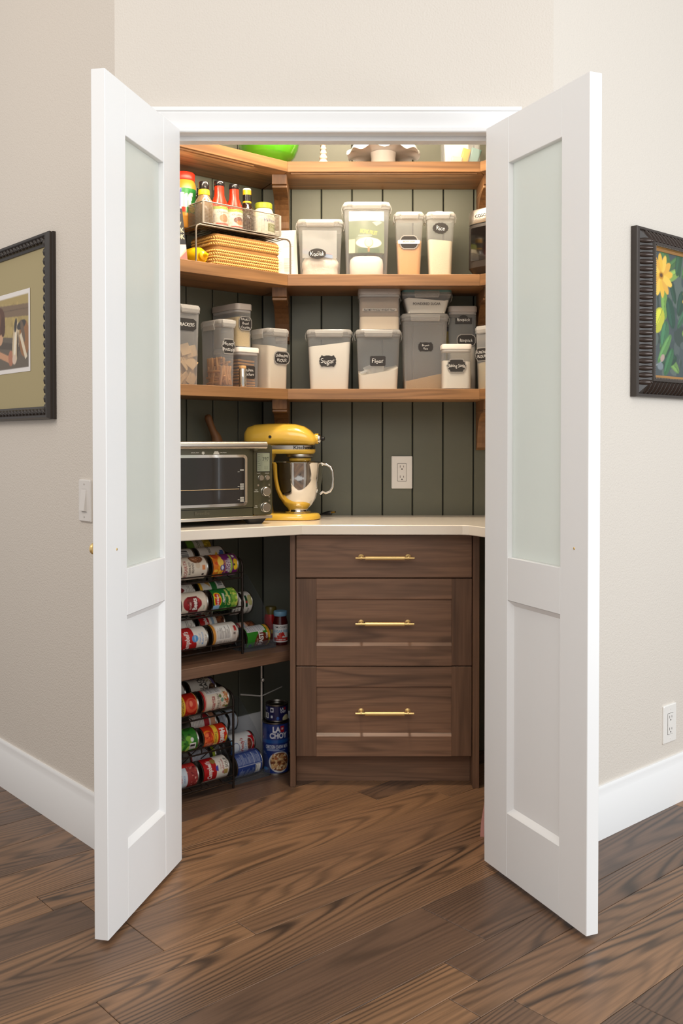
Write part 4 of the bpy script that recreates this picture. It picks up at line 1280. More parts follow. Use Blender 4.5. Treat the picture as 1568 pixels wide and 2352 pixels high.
ZS = ZB + 0.001
KET = pm('ketchup_red', (178, 40, 14), 0.25)
YCAP = pm('yellow_plastic', (238, 180, 30), 0.35)
BLK = pm('glossy_black_cap', (28, 24, 24), 0.2)
bottle('dressing_bottle', 'brown dressing bottle with black cap and yellow neck band in the bin', 'bottle', 0.366, 0.156, ZS,
       [(0.030, 0), (0.032, 0.004), (0.032, 0.062), (0.030, 0.082), (0.020, 0.098), (0.0165, 0.108), (0.0165, 0.115), (0.0001, 0.116)], pm('dressing_amber', (120, 96, 70), 0.15),
       [([(0.0195, 0.104), (0.0200, 0.106), (0.0190, 0.121), (0.0170, 0.123)], YCAP, 'neck_band'), ([(0.0165, 0.122), (0.0175, 0.126), (0.0180, 0.146), (0.0160, 0.150), (0.0001, 0.150)], BLK, 'cap')])
kc = Canvas(0.10, 0.068, (236, 228, 212))
kc.rect(0, 0.1, 0.058, 0.068, (146, 176, 52)).text('Organicville', 0.05, 0.050, 0.008, (60, 50, 46), shear=0.3, maxw=0.05).ell(0.05, 0.028, 0.017, 0.014, (190, 140, 96)).rect(0.02, 0.08, 0.006, 0.012, (196, 60, 44)).lines(0.004, 0.02, 0.015, 0.045, 0.004, (150, 140, 130))
kprof = [(0.028, 0), (0.030, 0.004), (0.030, 0.072), (0.028, 0.088), (0.018, 0.112), (0.0165, 0.140), (0.0165, 0.146), (0.0001, 0.147)]
kcap = [([(0.0175, 0.146), (0.0185, 0.148), (0.0185, 0.160), (0.017, 0.163), (0.0001, 0.163)], BLK, 'cap')]
bottle('ketchup_bottle', 'left of two red ketchup bottles with green-topped labels', 'bottle', 0.302, 0.154, ZS, kprof, KET, kcap, (kc, 0.0304, 0.004))
kc2 = Canvas(0.10, 0.068, (236, 226, 214))
kc2.rect(0, 0.1, 0.058, 0.068, (146, 176, 52)).text('Organicville', 0.05, 0.050, 0.008, (60, 50, 46), shear=0.3, maxw=0.05).ell(0.05, 0.030, 0.020, 0.012, (128, 70, 64)).ell(0.055, 0.022, 0.016, 0.008, (196, 120, 70)).rect(0.02, 0.08, 0.004, 0.010, (180, 50, 44))
bottle('ketchup_bottle', 'right of two red ketchup bottles with green-topped labels', 'bottle', 0.239, 0.154, ZS, kprof, KET, kcap, (kc2, 0.0304, 0.004))
DRK = pm('dark_sauce_glass', (44, 26, 18), 0.1)
bottle('sauce_bottle', 'dark sauce bottle with yellow and black neck wrap in the bin', 'bottle', 0.181, 0.150, ZS,
       [(0.024, 0), (0.026, 0.004), (0.026, 0.078), (0.024, 0.088), (0.016, 0.100), (0.0150, 0.108), (0.0140, 0.15), (0.0001, 0.151)], DRK,
       [([(0.0152, 0.108), (0.0152, 0.114)], YCAP, 'neck_band'), ([(0.0156, 0.114), (0.0153, 0.137)], BLK, 'neck_wrap'), ([(0.0153, 0.137), (0.0152, 0.152), (0.0150, 0.1535)], YCAP, 'cap_band'), ([(0.0150, 0.1535), (0.0145, 0.159), (0.0001, 0.160)], pm('white_cap', (236, 226, 212), 0.4), 'cap')])
mc = Canvas(0.13, 0.062, (232, 222, 204))
mc.text('Hellmann', 0.066, 0.047, 0.012, (40, 60, 130), shear=0.1, maxw=0.05).rect(0.055, 0.10, 0.008, 0.036, (122, 130, 62)).text('Olive Oil', 0.078, 0.029, 0.006, (226, 222, 200), maxw=0.036).lines(0.060, 0.095, 0.010, 0.022, 0.004, (206, 206, 170))
bottle('mayonnaise_jar', 'cream mayonnaise jar with olive green lid in the bin', 'jar', 0.113, 0.157, ZS,
       [(0.037, 0), (0.040, 0.005), (0.040, 0.066), (0.038, 0.076), (0.031, 0.092), (0.028, 0.098), (0.0001, 0.099)], pm('mayonnaise_cream', (232, 214, 176), 0.3),
       [([(0.029, 0.096), (0.031, 0.098), (0.0315, 0.114), (0.029, 0.117), (0.0001, 0.117)], pm('olive_lid', (150, 158, 40), 0.35), 'lid')], (mc, 0.0404, 0.004))
bottle('sauce_bottle', 'small black-capped bottle standing behind the dressing bottle', 'bottle', 0.338, 0.055, ZS, [(0.02, 0), (0.02, 0.09), (0.012, 0.11), (0.011, 0.13), (0.0001, 0.131)], DRK, [([(0.013, 0.128), (0.013, 0.152), (0.0001, 0.153)], BLK, 'cap')])
bottle('sauce_bottle', 'dark bottle standing behind the two ketchup bottles', 'bottle', 0.246, 0.058, ZS, [(0.022, 0), (0.022, 0.10), (0.012, 0.125), (0.011, 0.14), (0.0001, 0.141)], DRK, [([(0.013, 0.138), (0.013, 0.16), (0.0001, 0.161)], BLK, 'cap')])
bottle('sauce_bottle', 'yellow-capped bottle standing behind the mayonnaise jar', 'bottle', 0.118, 0.062, ZS, [(0.022, 0), (0.022, 0.09), (0.012, 0.115), (0.011, 0.13), (0.0001, 0.131)], DRK, [([(0.0135, 0.108), (0.0135, 0.122)], pm('white_cap', (236, 226, 212), 0.4), 'neck_band'), ([(0.0138, 0.122), (0.0138, 0.142), (0.0001, 0.143)], YCAP, 'cap')])
pc_ = Canvas(0.19, 0.095, (44, 132, 56))
pc_.rect(0, 0.085, 0, 0.095, (70, 76, 176)).poly([(0.055, 0), (0.075, 0), (0.080, 0.095), (0.066, 0.095)], (206, 208, 226)).rect(0, 0.19, 0.0, 0.010, (214, 140, 40))
pc_.text('Jif', 0.100, 0.055, 0.042, (246, 246, 246), weight=0.05, cond=0.9, maxw=0.056).rect(0.085, 0.10, 0.012, 0.030, (206, 50, 34)).ell(0.124, 0.026, 0.013, 0.013, (236, 210, 30))
bottle('peanut_butter_jar', 'tall peanut butter jar with a red lid beside the left door', 'jar', 0.388, 0.062, ZS, [(0.040, 0), (0.043, 0.004), (0.043, 0.150), (0.038, 0.164), (0.036, 0.168), (0.0001, 0.169)], pm('peanut_butter', (206, 142, 50), 0.25),
       [([(0.0385, 0.166), (0.0395, 0.168), (0.0395, 0.190), (0.037, 0.193), (0.0001, 0.193)], pm('red_lid', (214, 48, 28), 0.35), 'lid')], (pc_, 0.0434, 0.040), rz=R(14))
# mustard bottle lying on its side, nozzle to the front
ms = thing('mustard_bottle', 'yellow mustard squeeze bottle lying with its nozzle to the front', 'bottle', LP(0.391, 0.092, z2), TH)
YM = pm('mustard_yellow', (240, 190, 10), 0.3)
MB().lathe([(0.014, 0.06), (0.030, 0.055), (0.0345, 0.045), (0.0345, -0.055), (0.031, -0.073), (0.022, -0.088), (0.0001, -0.089)], 28, (0, 0, 0.0348), 'Y').build('body', YM, ms, 45)
MB().lathe([(0.016, -0.086), (0.016, -0.100), (0.012, -0.104), (0.0075, -0.106), (0.0065, -0.118), (0.0035, -0.124), (0.0001, -0.124)], 24, (0, 0, 0.0348), 'Y').build('nozzle', YM, ms, 40)
# cookbook
bk = thing('cookbook', 'black-covered cookbook leaning beside the left door', 'book', LP(0.492, 0.148, z2), TH - R(12), rot=(R(-1), R(-6), TH - R(12)))
MB().box(-0.030, 0.028, -0.068, 0.066, 0.002, 0.163).build('pages', pm('book_pages', (232, 222, 206), 0.8), bk)
bc = Canvas(0.064, 0.168, (32, 34, 38), 0.0005)
bc.rect(0, 0.064, 0, 0.050, (222, 186, 166)).poly([(0, 0), (0.03, 0), (0.064, 0.04), (0.064, 0.05), (0.0, 0.05)], (236, 222, 206)).poly([(0.03, 0), (0.064, 0), (0.064, 0.03)], (206, 120, 110))
for i, (s_, hh_) in enumerate((('', 0.0075), ('', 0.0075), ('NEW', 0.013), ('COOK', 0.015), ('BOOK', 0.015))):
    s_ and bc.text(s_, 0.034, 0.146 - (i * 0.012 if i < 2 else 0.024 + (i - 2) * 0.021 + 0.004), hh_, (226, 214, 180), weight=0.012, maxw=0.056)
bc.rect(0.01, 0.058, 0.152, 0.154, (206, 120, 90)).lines(0.012, 0.056, 0.126, 0.146, 0.006, (170, 160, 136), 0.5, 12)
link('spine', print_mesh('spine', bc, np.linspace(0, 0.064, 64), np.linspace(0, 0.168, 130), lambda U, V: (U - 0.032, -0.0705 - 0.003 * np.cos((U - 0.032) / 0.032 * 1.3), V)), PRINT, bk)
cvm = pm('black_book_cloth', (34, 34, 38), 0.6)
for x0, x1 in ((-0.0325, -0.0298), (0.0278, 0.0325)):
    MB().box(x0, x1, -0.071, 0.070, 0, 0.168, 0.0006).build('cover', cvm, bk)

# woven basket
bs = thing('woven_basket', 'lidded golden woven seagrass basket under the riser', 'basket', LP(0.208, 0.118, z2), TH)
SG = pm('seagrass', (230, 186, 110), 0.7, vary=0.3)
bwid, bdep, bhei = 0.295, 0.155, 0.118
MB().loft([[(x, y, z) for x, y in rrect(bwid * k, bdep * k, 0.02)] for z, k in ((0, 0.95), (0.005, 0.965), (0.070, 0.965), (0.071, 0.95), (0.076, 0.95), (0.077, 0.97), (0.112, 0.97), (bhei, 0.93))]).build('core', pm('seagrass_core', (150, 106, 54), 0.8), bs, 40)
wv = MB()
ring = rrect(bwid * 0.972, bdep * 0.972, 0.02, 5)
per = [0.0]
for i in range(len(ring)):
    a, b = ring[i], ring[(i + 1) % len(ring)]
    per.append(per[-1] + math.hypot(b[0] - a[0], b[1] - a[1]))


def on_ring(u):
    u %= per[-1]
    for i in range(len(ring)):
        if u <= per[i + 1]:
            a, b = ring[i], ring[(i + 1) % len(ring)]
            t_ = (u - per[i]) / max(1e-9, per[i + 1] - per[i])
            dx, dy = b[0] - a[0], b[1] - a[1]
            l_ = math.hypot(dx, dy) or 1
            return a[0] + dx * t_, a[1] + dy * t_, dy / l_, -dx / l_
    return ring[0][0], ring[0][1], 1, 0


zrows = [0.0070 + 0.0106 * k for k in range(6)] + [0.0835 + 0.0106 * k for k in range(3)]
for ri, zc in enumerate(zrows):
    nn = int(per[-1] / 0.0088)
    sg = 1 if ri % 2 else -1
    for k in range(nn):
        u0 = k * per[-1] / nn
        P = []
        ca, sa = math.cos(R(38)), math.sin(R(38)) * sg
        for a_, b_, o_ in ((-0.0078, 0, -0.0012), (-0.002, 0.0036, 0.0012), (0.0078, 0, -0.0012), (0.002, -0.0036, 0.0012), (0, 0, 0.0042)):
            x, y, nx, ny = on_ring(u0 + a_ * ca - b_ * sa)
            P.append((x + nx * o_, y + ny * o_, zc + a_ * sa + b_ * ca))
        wv.add(P, [(0, 3, 4), (3, 2, 4), (2, 1, 4), (1, 0, 4)])
wo = wv.build('weave', SG, bs); wo['kind'] = 'stuff'

# printed sheets standing at the shelf corner
sh_ = thing('recipe_sheets', 'stack of printed white sheets standing behind the basket corner', 'paper', (-0.216, 3.545, z2), R(4), rot=(R(-4), R(-2.5), R(2)))
MB().box(-0.058, 0.058, 0.0008, 0.006, 0, 0.182).build('sheets', pm('paper_white', (240, 232, 220), 0.8), sh_)
pcv = Canvas(0.116, 0.182, (242, 234, 222), 0.0006)
pcv.lines(0.012, 0.10, 0.165, 0.175, 0.005, (150, 150, 140), 0.4, 4)
for a, b, c_, sd_ in ((0.014, 0.06, 0.10, 5), (0.066, 0.106, 0.12, 6), (0.066, 0.106, 0.03, 7), (0.014, 0.06, 0.02, 8)):
    pcv.lines(a, b, c_, c_ + 0.048, 0.0042, (176, 172, 164), 0.35, sd_)
link('printed_page', print_mesh('printed_page', pcv, np.linspace(0, 0.116, 80), np.linspace(0, 0.182, 120), lambda U, V: (U - 0.058, 0 * U, V)), PRINT, sh_)

# ------------------------------------------------------------------ toaster oven
ov = thing('toaster_oven', 'olive green toaster oven with digital display on the counter', 'toaster oven', (-0.243, 3.318, 0.901), R(33))
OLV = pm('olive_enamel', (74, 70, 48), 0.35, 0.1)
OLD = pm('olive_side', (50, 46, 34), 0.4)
WD = 0.44
m = MB()
m.loft([[(x, y, z) for x, z in [(p[0] - WD / 2, p[1] + 0.150) for p in rrect(WD, 0.240, 0.012)]] for y in (0.215, 0.0)])
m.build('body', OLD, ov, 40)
m = MB()
m.loft([[(x, y, z) for x, z in [(p[0] - 0.0365, p[1] + 0.1500) for p in rrect(0.073, 0.240, 0.010)]] for y in (0.001, -0.010)] + [[(x, -0.012, z) for x, z in [(p[0] - 0.0365, p[1] + 0.1500) for p in rrect(0.070, 0.237, 0.010)]]])
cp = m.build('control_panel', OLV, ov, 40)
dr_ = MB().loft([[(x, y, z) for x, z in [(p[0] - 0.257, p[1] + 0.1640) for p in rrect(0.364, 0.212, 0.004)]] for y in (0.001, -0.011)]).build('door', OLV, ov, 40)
# window bezel and glass
wx0, wx1, wz0, wz1 = -0.412, -0.098, 0.064, 0.236
wc, wzc, ww, wh = (wx0 + wx1) / 2, (wz0 + wz1) / 2, wx1 - wx0, wz1 - wz0
ri_ = [(p[0] + wc, p[1] + wzc) for p in rrect(ww, wh, 0.014, 5)]
rj_ = [(p[0] + wc, p[1] + wzc) for p in rrect(ww - 0.018, wh - 0.018, 0.009, 5)]
MB().loft([[(x, -0.011, z) for x, z in ri_], [(x, -0.0155, z) for x, z in ri_], [(x, -0.0165, z) for x, z in rj_], [(x, -0.012, z) for x, z in rj_]], False, False).build('window_frame', CHROME, dr_, 30)
MB().loft([[(x, -0.0112, z) for x, z in rj_], [(x, -0.0128, z) for x, z in rj_]]).build('window_glass', pm('dark_oven_glass', (38, 32, 28), 0.08, coat=0.3), dr_)
MB().tube([(wx0 + 0.012, -0.0135, 0.121), (wx1 - 0.03, -0.0135, 0.121)], 0.0016, 6).build('oven_rack', pm('rack_wire', (170, 150, 120), 0.35, 0.8), dr_, 40)
MB().tube([(-0.425, -0.034, 0.268), (-0.037, -0.034, 0.268)], 0.0128, 20).build('handle', STEEL, dr_, 50)
for x in (-0.40, -0.075):
    MB().box(x - 0.010, x + 0.010, -0.036, -0.010, 0.250, 0.266, 0.003).build('handle_post', OLV, dr_)
WI = pm('white_oven_print', (214, 210, 198), 0.6)
text_mesh('Breville', 0.011, lambda x, y: (x - 0.262, -0.0115, 0.045 + y), 0, 0.004, 1.1).build('lettering', pm('olive_emboss', (104, 98, 76), 0.4), dr_)
m = text_mesh('BROIL PAN', 0.0038, lambda x, y: (x - 0.287, -0.0115, 0.2435 + y), 0, 0.01)
m.add([(-0.262, -0.0115, 0.247), (-0.254, -0.0115, 0.247), (-0.254, -0.0115, 0.243), (-0.251, -0.0115, 0.243), (-0.258, -0.0115, 0.237), (-0.265, -0.0115, 0.243), (-0.262, -0.0115, 0.243)], [(0, 6, 5, 4, 3, 2, 1)])
m.add([(-0.222, -0.0115, 0.238), (-0.199, -0.0115, 0.238), (-0.204, -0.0115, 0.248), (-0.217, -0.0115, 0.248)], [(0, 1, 2, 3)])
q = text_mesh('CAUTION', 0.0038, lambda x, y: (x - 0.186, -0.0115, 0.2435 + y), 0, 0.01)
m.add(q.v, q.f).build('print', WI, dr_)
m = MB()
for zc, ll in ((0.178, 2), (0.129, 6), (0.084, 5)):
    for k in range(ll):
        m.box(-0.124, -0.110, -0.0134, -0.0130, zc - 0.0035 * k + 0.008, zc - 0.0035 * k + 0.0098)
    m.box(-0.133, -0.126, -0.0134, -0.0130, zc, zc + 0.0018)
m.build('print', WI, dr_)
# display
MB().box(-0.0615, -0.0085, -0.0128, -0.011, 0.176, 0.2435, 0.001).build('display_bezel', BLACK, cp)
dc = Canvas(0.048, 0.062, (146, 152, 130), 0.0003)
dc.lines(0.002, 0.014, 0.004, 0.059, 0.0062, (112, 118, 100), 0.35, 9)
dc.text('390', 0.0315, 0.0425, 0.0125, (58, 62, 52), weight=0.0, cond=0.85).text('F', 0.0435, 0.047, 0.004, (70, 74, 62)).rect(0.024, 0.044, 0.0325, 0.0335, (110, 116, 98)).text('11', 0.034, 0.0125, 0.0115, (58, 62, 52), weight=0.0, cond=0.9)
link('display', print_mesh('display', dc, np.linspace(0, 0.048, 70), np.linspace(0, 0.062, 90), lambda U, V: (U - 0.0595, 0 * U - 0.0135, V + 0.1788)), PRINTG, cp)
KB = pm('spun_aluminium', (200, 196, 188), 0.22, 1.0)


def knob(x, z, r, l, nmk='knob'):
    k_ = MB().lathe([(r * 1.08, -0.0115), (r * 1.08, -0.0135), (r, -0.0135), (r, -0.012 - l), (r * 0.9, -0.0135 - l), (0.0001, -0.0135 - l)], 28, (x, 0, z), 'Y').build(nmk, KB, cp, 40)
knob(-0.046, 0.157, 0.0095, 0.008); knob(-0.0205, 0.157, 0.0085, 0.004)
knob(-0.0285, 0.1105, 0.0155, 0.013); knob(-0.0295, 0.0565, 0.0160, 0.013)
for x, z in ((-0.056, 0.132), (-0.0135, 0.132), (-0.0135, 0.0925), (-0.0135, 0.0785)):
    knob(x, z, 0.0034, 0.001, 'button')
m = MB()
for s_, x, z in (('START', -0.053, 0.1725), ('STOP/CANCEL', -0.021, 0.1725), ('TEMP', -0.0625, 0.1160), ('DARKNESS', -0.0625, 0.1105), ('TIME', -0.0635, 0.0620), ('SLICES', -0.0635, 0.0570)):
    q = text_mesh(s_, 0.0030, lambda a, b, x=x, z=z: (x + a, -0.0123, z + b), 0, 0.01, 1.0, 0, 0.016)
    m.add(q.v, q.f)
m.build('print', WI, cp)
MB().box(-WD, -0.0005, -0.0125, 0.006, 0.0185, 0.0285, 0.001).build('trim_strip', STEEL, ov)
MB().box(-0.364 - 0.073, -0.0742, -0.0085, 0.003, 0.0285, 0.0555).build('lower_rail', OLV, ov)
for x in (-0.055, -0.40):
    for y in (0.018, 0.17):
        MB().loft([[(x + px * k, y + py * k, z) for px, py in rrect(0.075, 0.05, 0.006)] for z, k in ((0, 0.62), (0.0185, 1.0))]).build('foot', BLACK, ov)

# carved wooden pestle on the oven top
ps = thing('wooden_pestle', 'carved brown wooden pestle standing on the toaster oven', 'pestle', LP(0.248, 0.060, 1.1712))
PW = wood('carved_brown_wood', (58, 34, 18), (104, 66, 36), (138, 92, 52), 'Z', 0.6, 14, 3.0, 0.6)
MB().tube([(0, 0, 0), (0.001, 0, 0.012), (0, 0, 0.03), (-0.008, 0, 0.05), (-0.014, 0, 0.075), (-0.018, 0, 0.098), (-0.019, 0, 0.108), (-0.0192, 0, 0.111)], [0.021, 0.021, 0.017, 0.0125, 0.0125, 0.014, 0.010, 0.002], 16).build('club', PW, ps, 60, rot=(R(-6), R(-8), TH))

# ------------------------------------------------------------------ stand mixer
mx = thing('stand_mixer', 'yellow stand mixer with a polished steel bowl beside the oven', 'mixer', (-0.163, 3.485, 0.901), R(-6))
YE = pm('yellow_enamel', (236, 190, 72), 0.16, coat=0.6)
# base foot
m = MB()
def stad(x0, x1, hw_, n=10):
    pts = []
    r_ = hw_
    for i in range(n + 1):
        a = R(-90 + 180 * i / n); pts.append((x1 - r_ + r_ * math.cos(a), r_ * math.sin(a)))
    for i in range(n + 1):
        a = R(90 + 180 * i / n); pts.append((x0 + r_ * 0.6 + r_ * 0.6 * math.cos(a), r_ * math.sin(a)))
    return pts
m.loft([[(x, y, z) for x, y in stad(-0.165 + i_, 0.088 - i_, 0.082 - i_)] for z, i_ in ((0, 0.006), (0.004, 0.0), (0.014, 0.0), (0.022, 0.006), (0.024, 0.016))])
m.build('base', YE, mx, 50)
MB().loft([[(x - 0.125 + sh, y, z) for x, y in rrect(w_, d_, min(w_, d_) * 0.4, 6)] for z, w_, d_, sh in ((0.02, 0.082, 0.104, 0), (0.05, 0.070, 0.090, 0.0), (0.15, 0.066, 0.084, -0.002), (0.21, 0.076, 0.090, 0.004), (0.268, 0.10, 0.098, 0.012))]).build('column', YE, mx, 50)
st = [(-0.188, 0.288, 0.302, 0.016), (-0.184, 0.276, 0.320, 0.036), (-0.172, 0.270, 0.335, 0.049), (-0.145, 0.267, 0.3425, 0.057), (-0.10, 0.266, 0.3455, 0.060), (-0.04, 0.266, 0.346, 0.061), (0.0, 0.266, 0.344, 0.0605), (0.03, 0.266, 0.336, 0.058), (0.052, 0.266, 0.322, 0.053), (0.066, 0.268, 0.307, 0.046), (0.073, 0.272, 0.297, 0.036), (0.0755, 0.278, 0.290, 0.018)]
rings = []
for x, zb, zt, hw_ in st:
    rg_ = []
    for i in range(28):
        a = 2 * math.pi * i / 28
        c_, s_ = math.cos(a), math.sin(a)
        y = hw_ * math.copysign(abs(c_) ** 0.75, c_)
        zc = zb + (zt - zb) * 0.35
        z = zc + (zt - zc) * abs(s_) ** 0.8 if s_ >= 0 else zc - (zc - zb) * abs(s_) ** 0.45
        rg_.append((x, y, z))
    rings.append(rg_)
MB().loft(rings).build('head', YE, mx, 70)
MB().lathe([(0.0055, -0.0612), (0.0055, -0.0600)], 14, (-0.085, 0, 0.297), 'Y').build('lock_hole', BLACK, mx)
m = MB().loft([[(x, y, z) for x, y in stad(-0.150, 0.070, 0.056)] for z in (0.252, 0.2665)])
bd = m.build('trim_band', STEEL, mx, 50)
def bandmap(x, y):
    if x <= 0.014:
        return (x, -0.0567, 0.2592 + y)
    a = (x - 0.014) / 0.0565
    return (0.014 + 0.0567 * math.sin(a), -0.0567 * math.cos(a), 0.2592 + y)
text_mesh('KitchenAid', 0.0112, lambda x, y: bandmap(x + 0.046, y), 0, 0.022, 1.3, 0, 0.100).build('lettering', BLACK, bd)
MB().loft([[(x, y, z) for x, y in stad(-0.120 + i_, 0.070 - i_, 0.056 - i_)] for z, i_ in ((0.252, 0), (0.243, 0.0), (0.237, 0.004), (0.236, 0.02))]).build('head_underside', YE, mx, 50)
MB().lathe([(0.047, 0.2365), (0.048, 0.235), (0.048, 0.225), (0.046, 0.222), (0.0001, 0.222)], 36, (0.014, 0, 0)).build('planetary_ring', STEEL, mx, 40)
MB().lathe([(0.040, 0.222), (0.040, 0.213), (0.034, 0.208), (0.0001, 0.207)], 36, (0.014, 0, 0)).build('planetary', YE, mx, 40)
MB().lathe([(0.006, 0.207), (0.006, 0.12)], 14, (0.03, 0, 0)).build('beater_shaft', STEEL, mx, 40)
m = MB().lathe([(0.019, 0.068), (0.0195, 0.079), (0.0185, 0.081)], 24, (0, 0, 0.2905), 'X')
m.build('hub', YE, mx, 40)
MB().lathe([(0.0165, 0.078), (0.0165, 0.086), (0.014, 0.089), (0.0001, 0.0895)], 24, (0, 0, 0.2905), 'X').build('hub_cap', CHROME, mx, 40)
MB().lathe([(0.004, 0.088), (0.0075, 0.094), (0.0075, 0.101), (0.005, 0.104), (0.0001, 0.104)], 18, (0, -0.002, 0.2905), 'X').build('hub_knob', BLACK, mx, 40)
bwl = MB().lathe([(0.046, 0.0245), (0.047, 0.030), (0.038, 0.036), (0.038, 0.040), (0.055, 0.056), (0.070, 0.080), (0.081, 0.110), (0.088, 0.150), (0.0915, 0.200), (0.0940, 0.2045), (0.0940, 0.2065), (0.0905, 0.2065), (0.086, 0.150), (0.078, 0.110), (0.066, 0.080), (0.04, 0.052), (0.0001, 0.046)], 56, (0.006, 0, 0)).build('bowl', CHROME, mx, 50, label='polished steel mixing bowl')
MB().tube([(0.092, -0.012, 0.196), (0.100, -0.013, 0.200), (0.112, -0.014, 0.198), (0.126, -0.015, 0.190), (0.134, -0.016, 0.172), (0.136, -0.016, 0.145), (0.133, -0.016, 0.118), (0.124, -0.015, 0.102), (0.108, -0.014, 0.096), (0.098, -0.013, 0.101), (0.088, -0.012, 0.092)], 0.0048, 10).build('bowl_handle', CHROME, bwl, 60)
# cord with plug (belongs to the mixer)
lz = Matrix.Rotation(R(6), 3, 'Z')
pgl = lz @ Vector((-0.060 + 0.163, 3.625 - 3.485, 0))
pg = MB().tube([(-0.135, -0.045, 0.0035), (-0.10, -0.01, 0.0035), (-0.07, 0.016, 0.0035), (-0.04, 0.014, 0.0035), (-0.016, 0.006, 0.006), (-0.004, 0.003, 0.010)], 0.0033, 8).build('power_cord', BLACK, mx, 60, pgl, (0, 0, R(6)))
MB().loft([[(x, y, z + 0.0105) for y, z in rrect(w_, h_, min(w_, h_) * 0.4)] for x, w_, h_ in ((-0.010, 0.008, 0.008), (0.0, 0.013, 0.012), (0.010, 0.020, 0.016), (0.020, 0.022, 0.018), (0.024, 0.02, 0.016))]).build('plug', BLACK, pg, 50, rot=(0, R(-6), R(-18)))
for dy in (-0.0058, 0.0058):
    MB().box(0.023, 0.040, dy - 0.0007, dy + 0.0007, 0.0095, 0.0155).build('prong', CHROME, pg, rot=(0, R(-6), R(-18)))

# ------------------------------------------------------------------ tin cans
def can(label, draw, loc, rotz=TH, r=0.0375, h=0.108, lying=True, flip=False, base=(230, 224, 214), group='tin cans on the racks', step=0.0016, roll=0.0, rims=1.0):
    t = thing('tin_can', label, 'can', loc, rotz, group)
    rr = r
    e = 0.0035
    prof = [(0.0001, e), (r * 0.55, e), (r * 0.60, e + 0.0010), (r * 0.78, e + 0.0010), (r * 0.80, e), (r * 0.93, e), (r * 0.955, 0.0), (r * 1.012, 0.0), (r * 1.012, 0.003), (r * 0.985, 0.0045),
            (r * 0.985, h - 0.0045), (r * 1.012, h - 0.003), (r * 1.012, h), (r * 0.955, h), (r * 0.93, h - e), (r * 0.80, h - e), (r * 0.78, h - e - 0.001), (r * 0.60, h - e - 0.001), (r * 0.55, h - e), (0.0001, h - e)]
    if lying:
        MB().lathe([(a, b - h / 2) for a, b in prof], 36, (0, 0, r * 1.012), 'X').build('tin', TIN, t, 35)
    else:
        MB().lathe(prof, 40).build('tin', TIN, t, 35)
    cw_ = 2 * math.pi * rr
    cv = Canvas(cw_, h, base, 0.0008)
    cv.r = rr
    draw(cv, cw_ / 2, h)
    d0 = step / rr
    ph = np.concatenate([np.arange(-1.9, 2.2, d0), np.linspace(2.2, 2 * math.pi - 1.9, 14)])
    us = ph * rr + math.pi * rr
    vs = np.linspace(0.0052, h - 0.0052, max(8, int(h / step)))
    sg = -1.0 if flip else 1.0
    er = rr * 1.0005

    def mp(U, V):
        f = (U - math.pi * rr) / rr
        if lying:
            f2 = f + roll
            return (-(V - h / 2) * sg, -er * np.cos(f2), er * np.sin(f2) * sg + r * 1.012)
        return (er * np.sin(f + roll), -er * np.cos(f + roll), V)
    uu = np.where(us > cw_, us - cw_, us)
    # sample colours with wrapped u but place with the unwrapped angle
    class _W:
        w, h = cv.w, cv.h
        @staticmethod
        def sample(u, v):
            return cv.sample(np.mod(u, cw_), v)
    link('label', print_mesh('label', _W, us, vs, mp), PRINTG, t)
    return t


RED = (178, 26, 30); WHT = (238, 234, 228); CRM = (226, 214, 196); GRN = (28, 110, 46); BLU = (44, 74, 150)


def d_peach(c, u, h):
    c.rect(0, c.w, 0, h, (112, 34, 108))
    c.rect(0, c.w, 0.066, h, (222, 120, 40))
    c.speck(0, c.w, 0.062, h, [(236, 160, 40), (244, 196, 70), (206, 74, 30), (236, 130, 50)], 70, 0.006, 0.014, 4)
    c.ell(u + 0.016, 0.072, 0.014, 0.012, (246, 206, 90)).ell(u - 0.004, 0.066, 0.010, 0.009, (40, 60, 140)).ell(u - 0.004, 0.066, 0.007, 0.005, (226, 226, 236))
    c.text('YELLOW CLING', u - 0.002, 0.0555, 0.0045, (236, 170, 60), maxw=0.05)
    c.text('SLICED', u + 0.002, 0.047, 0.0085, WHT, weight=0.02, maxw=0.044).text('PEACHES', u + 0.002, 0.037, 0.0085, WHT, weight=0.02, maxw=0.052)
    c.rect(u - 0.03, u + 0.045, 0.026, 0.0325, (158, 190, 84))
    c.ell(u - 0.004, 0.013, 0.012, 0.008, (244, 206, 40)).ell(u + 0.012, 0.013, 0.012, 0.008, (236, 190, 40)).ell(u + 0.003, 0.018, 0.004, 0.003, (30, 80, 30)).rect(u + 0.030, u + 0.04, 0.012, 0.020, WHT)


def d_refried(c, u, h):
    c.text('ROSARITA', u + 0.002, 0.088, 0.012, (160, 34, 36), shear=0.2, maxw=0.06).text('REFRIED', u + 0.004, 0.072, 0.008, (70, 50, 40)).text('BEANS', u + 0.004, 0.060, 0.008, (70, 50, 40))
    c.ell(u + 0.040, 0.040, 0.020, 0.026, (120, 74, 46)).ell(u + 0.042, 0.040, 0.014, 0.020, (160, 104, 70)).speck(u + 0.03, u + 0.052, 0.025, 0.055, [(206, 160, 120), (90, 50, 34)], 26, 0.001, 0.003)
    c.ell(u + 0.012, 0.040, 0.010, 0.009, (214, 194, 170)).rect(u - 0.004, u + 0.012, 0.012, 0.024, (222, 142, 88)).ell(u - 0.02, 0.02, 0.004, 0.005, (60, 50, 46)).rect(u - 0.03, u - 0.028, 0.03, 0.10, (180, 160, 140)).bars(u - 0.056, u - 0.040, 0.02, 0.045, 5)


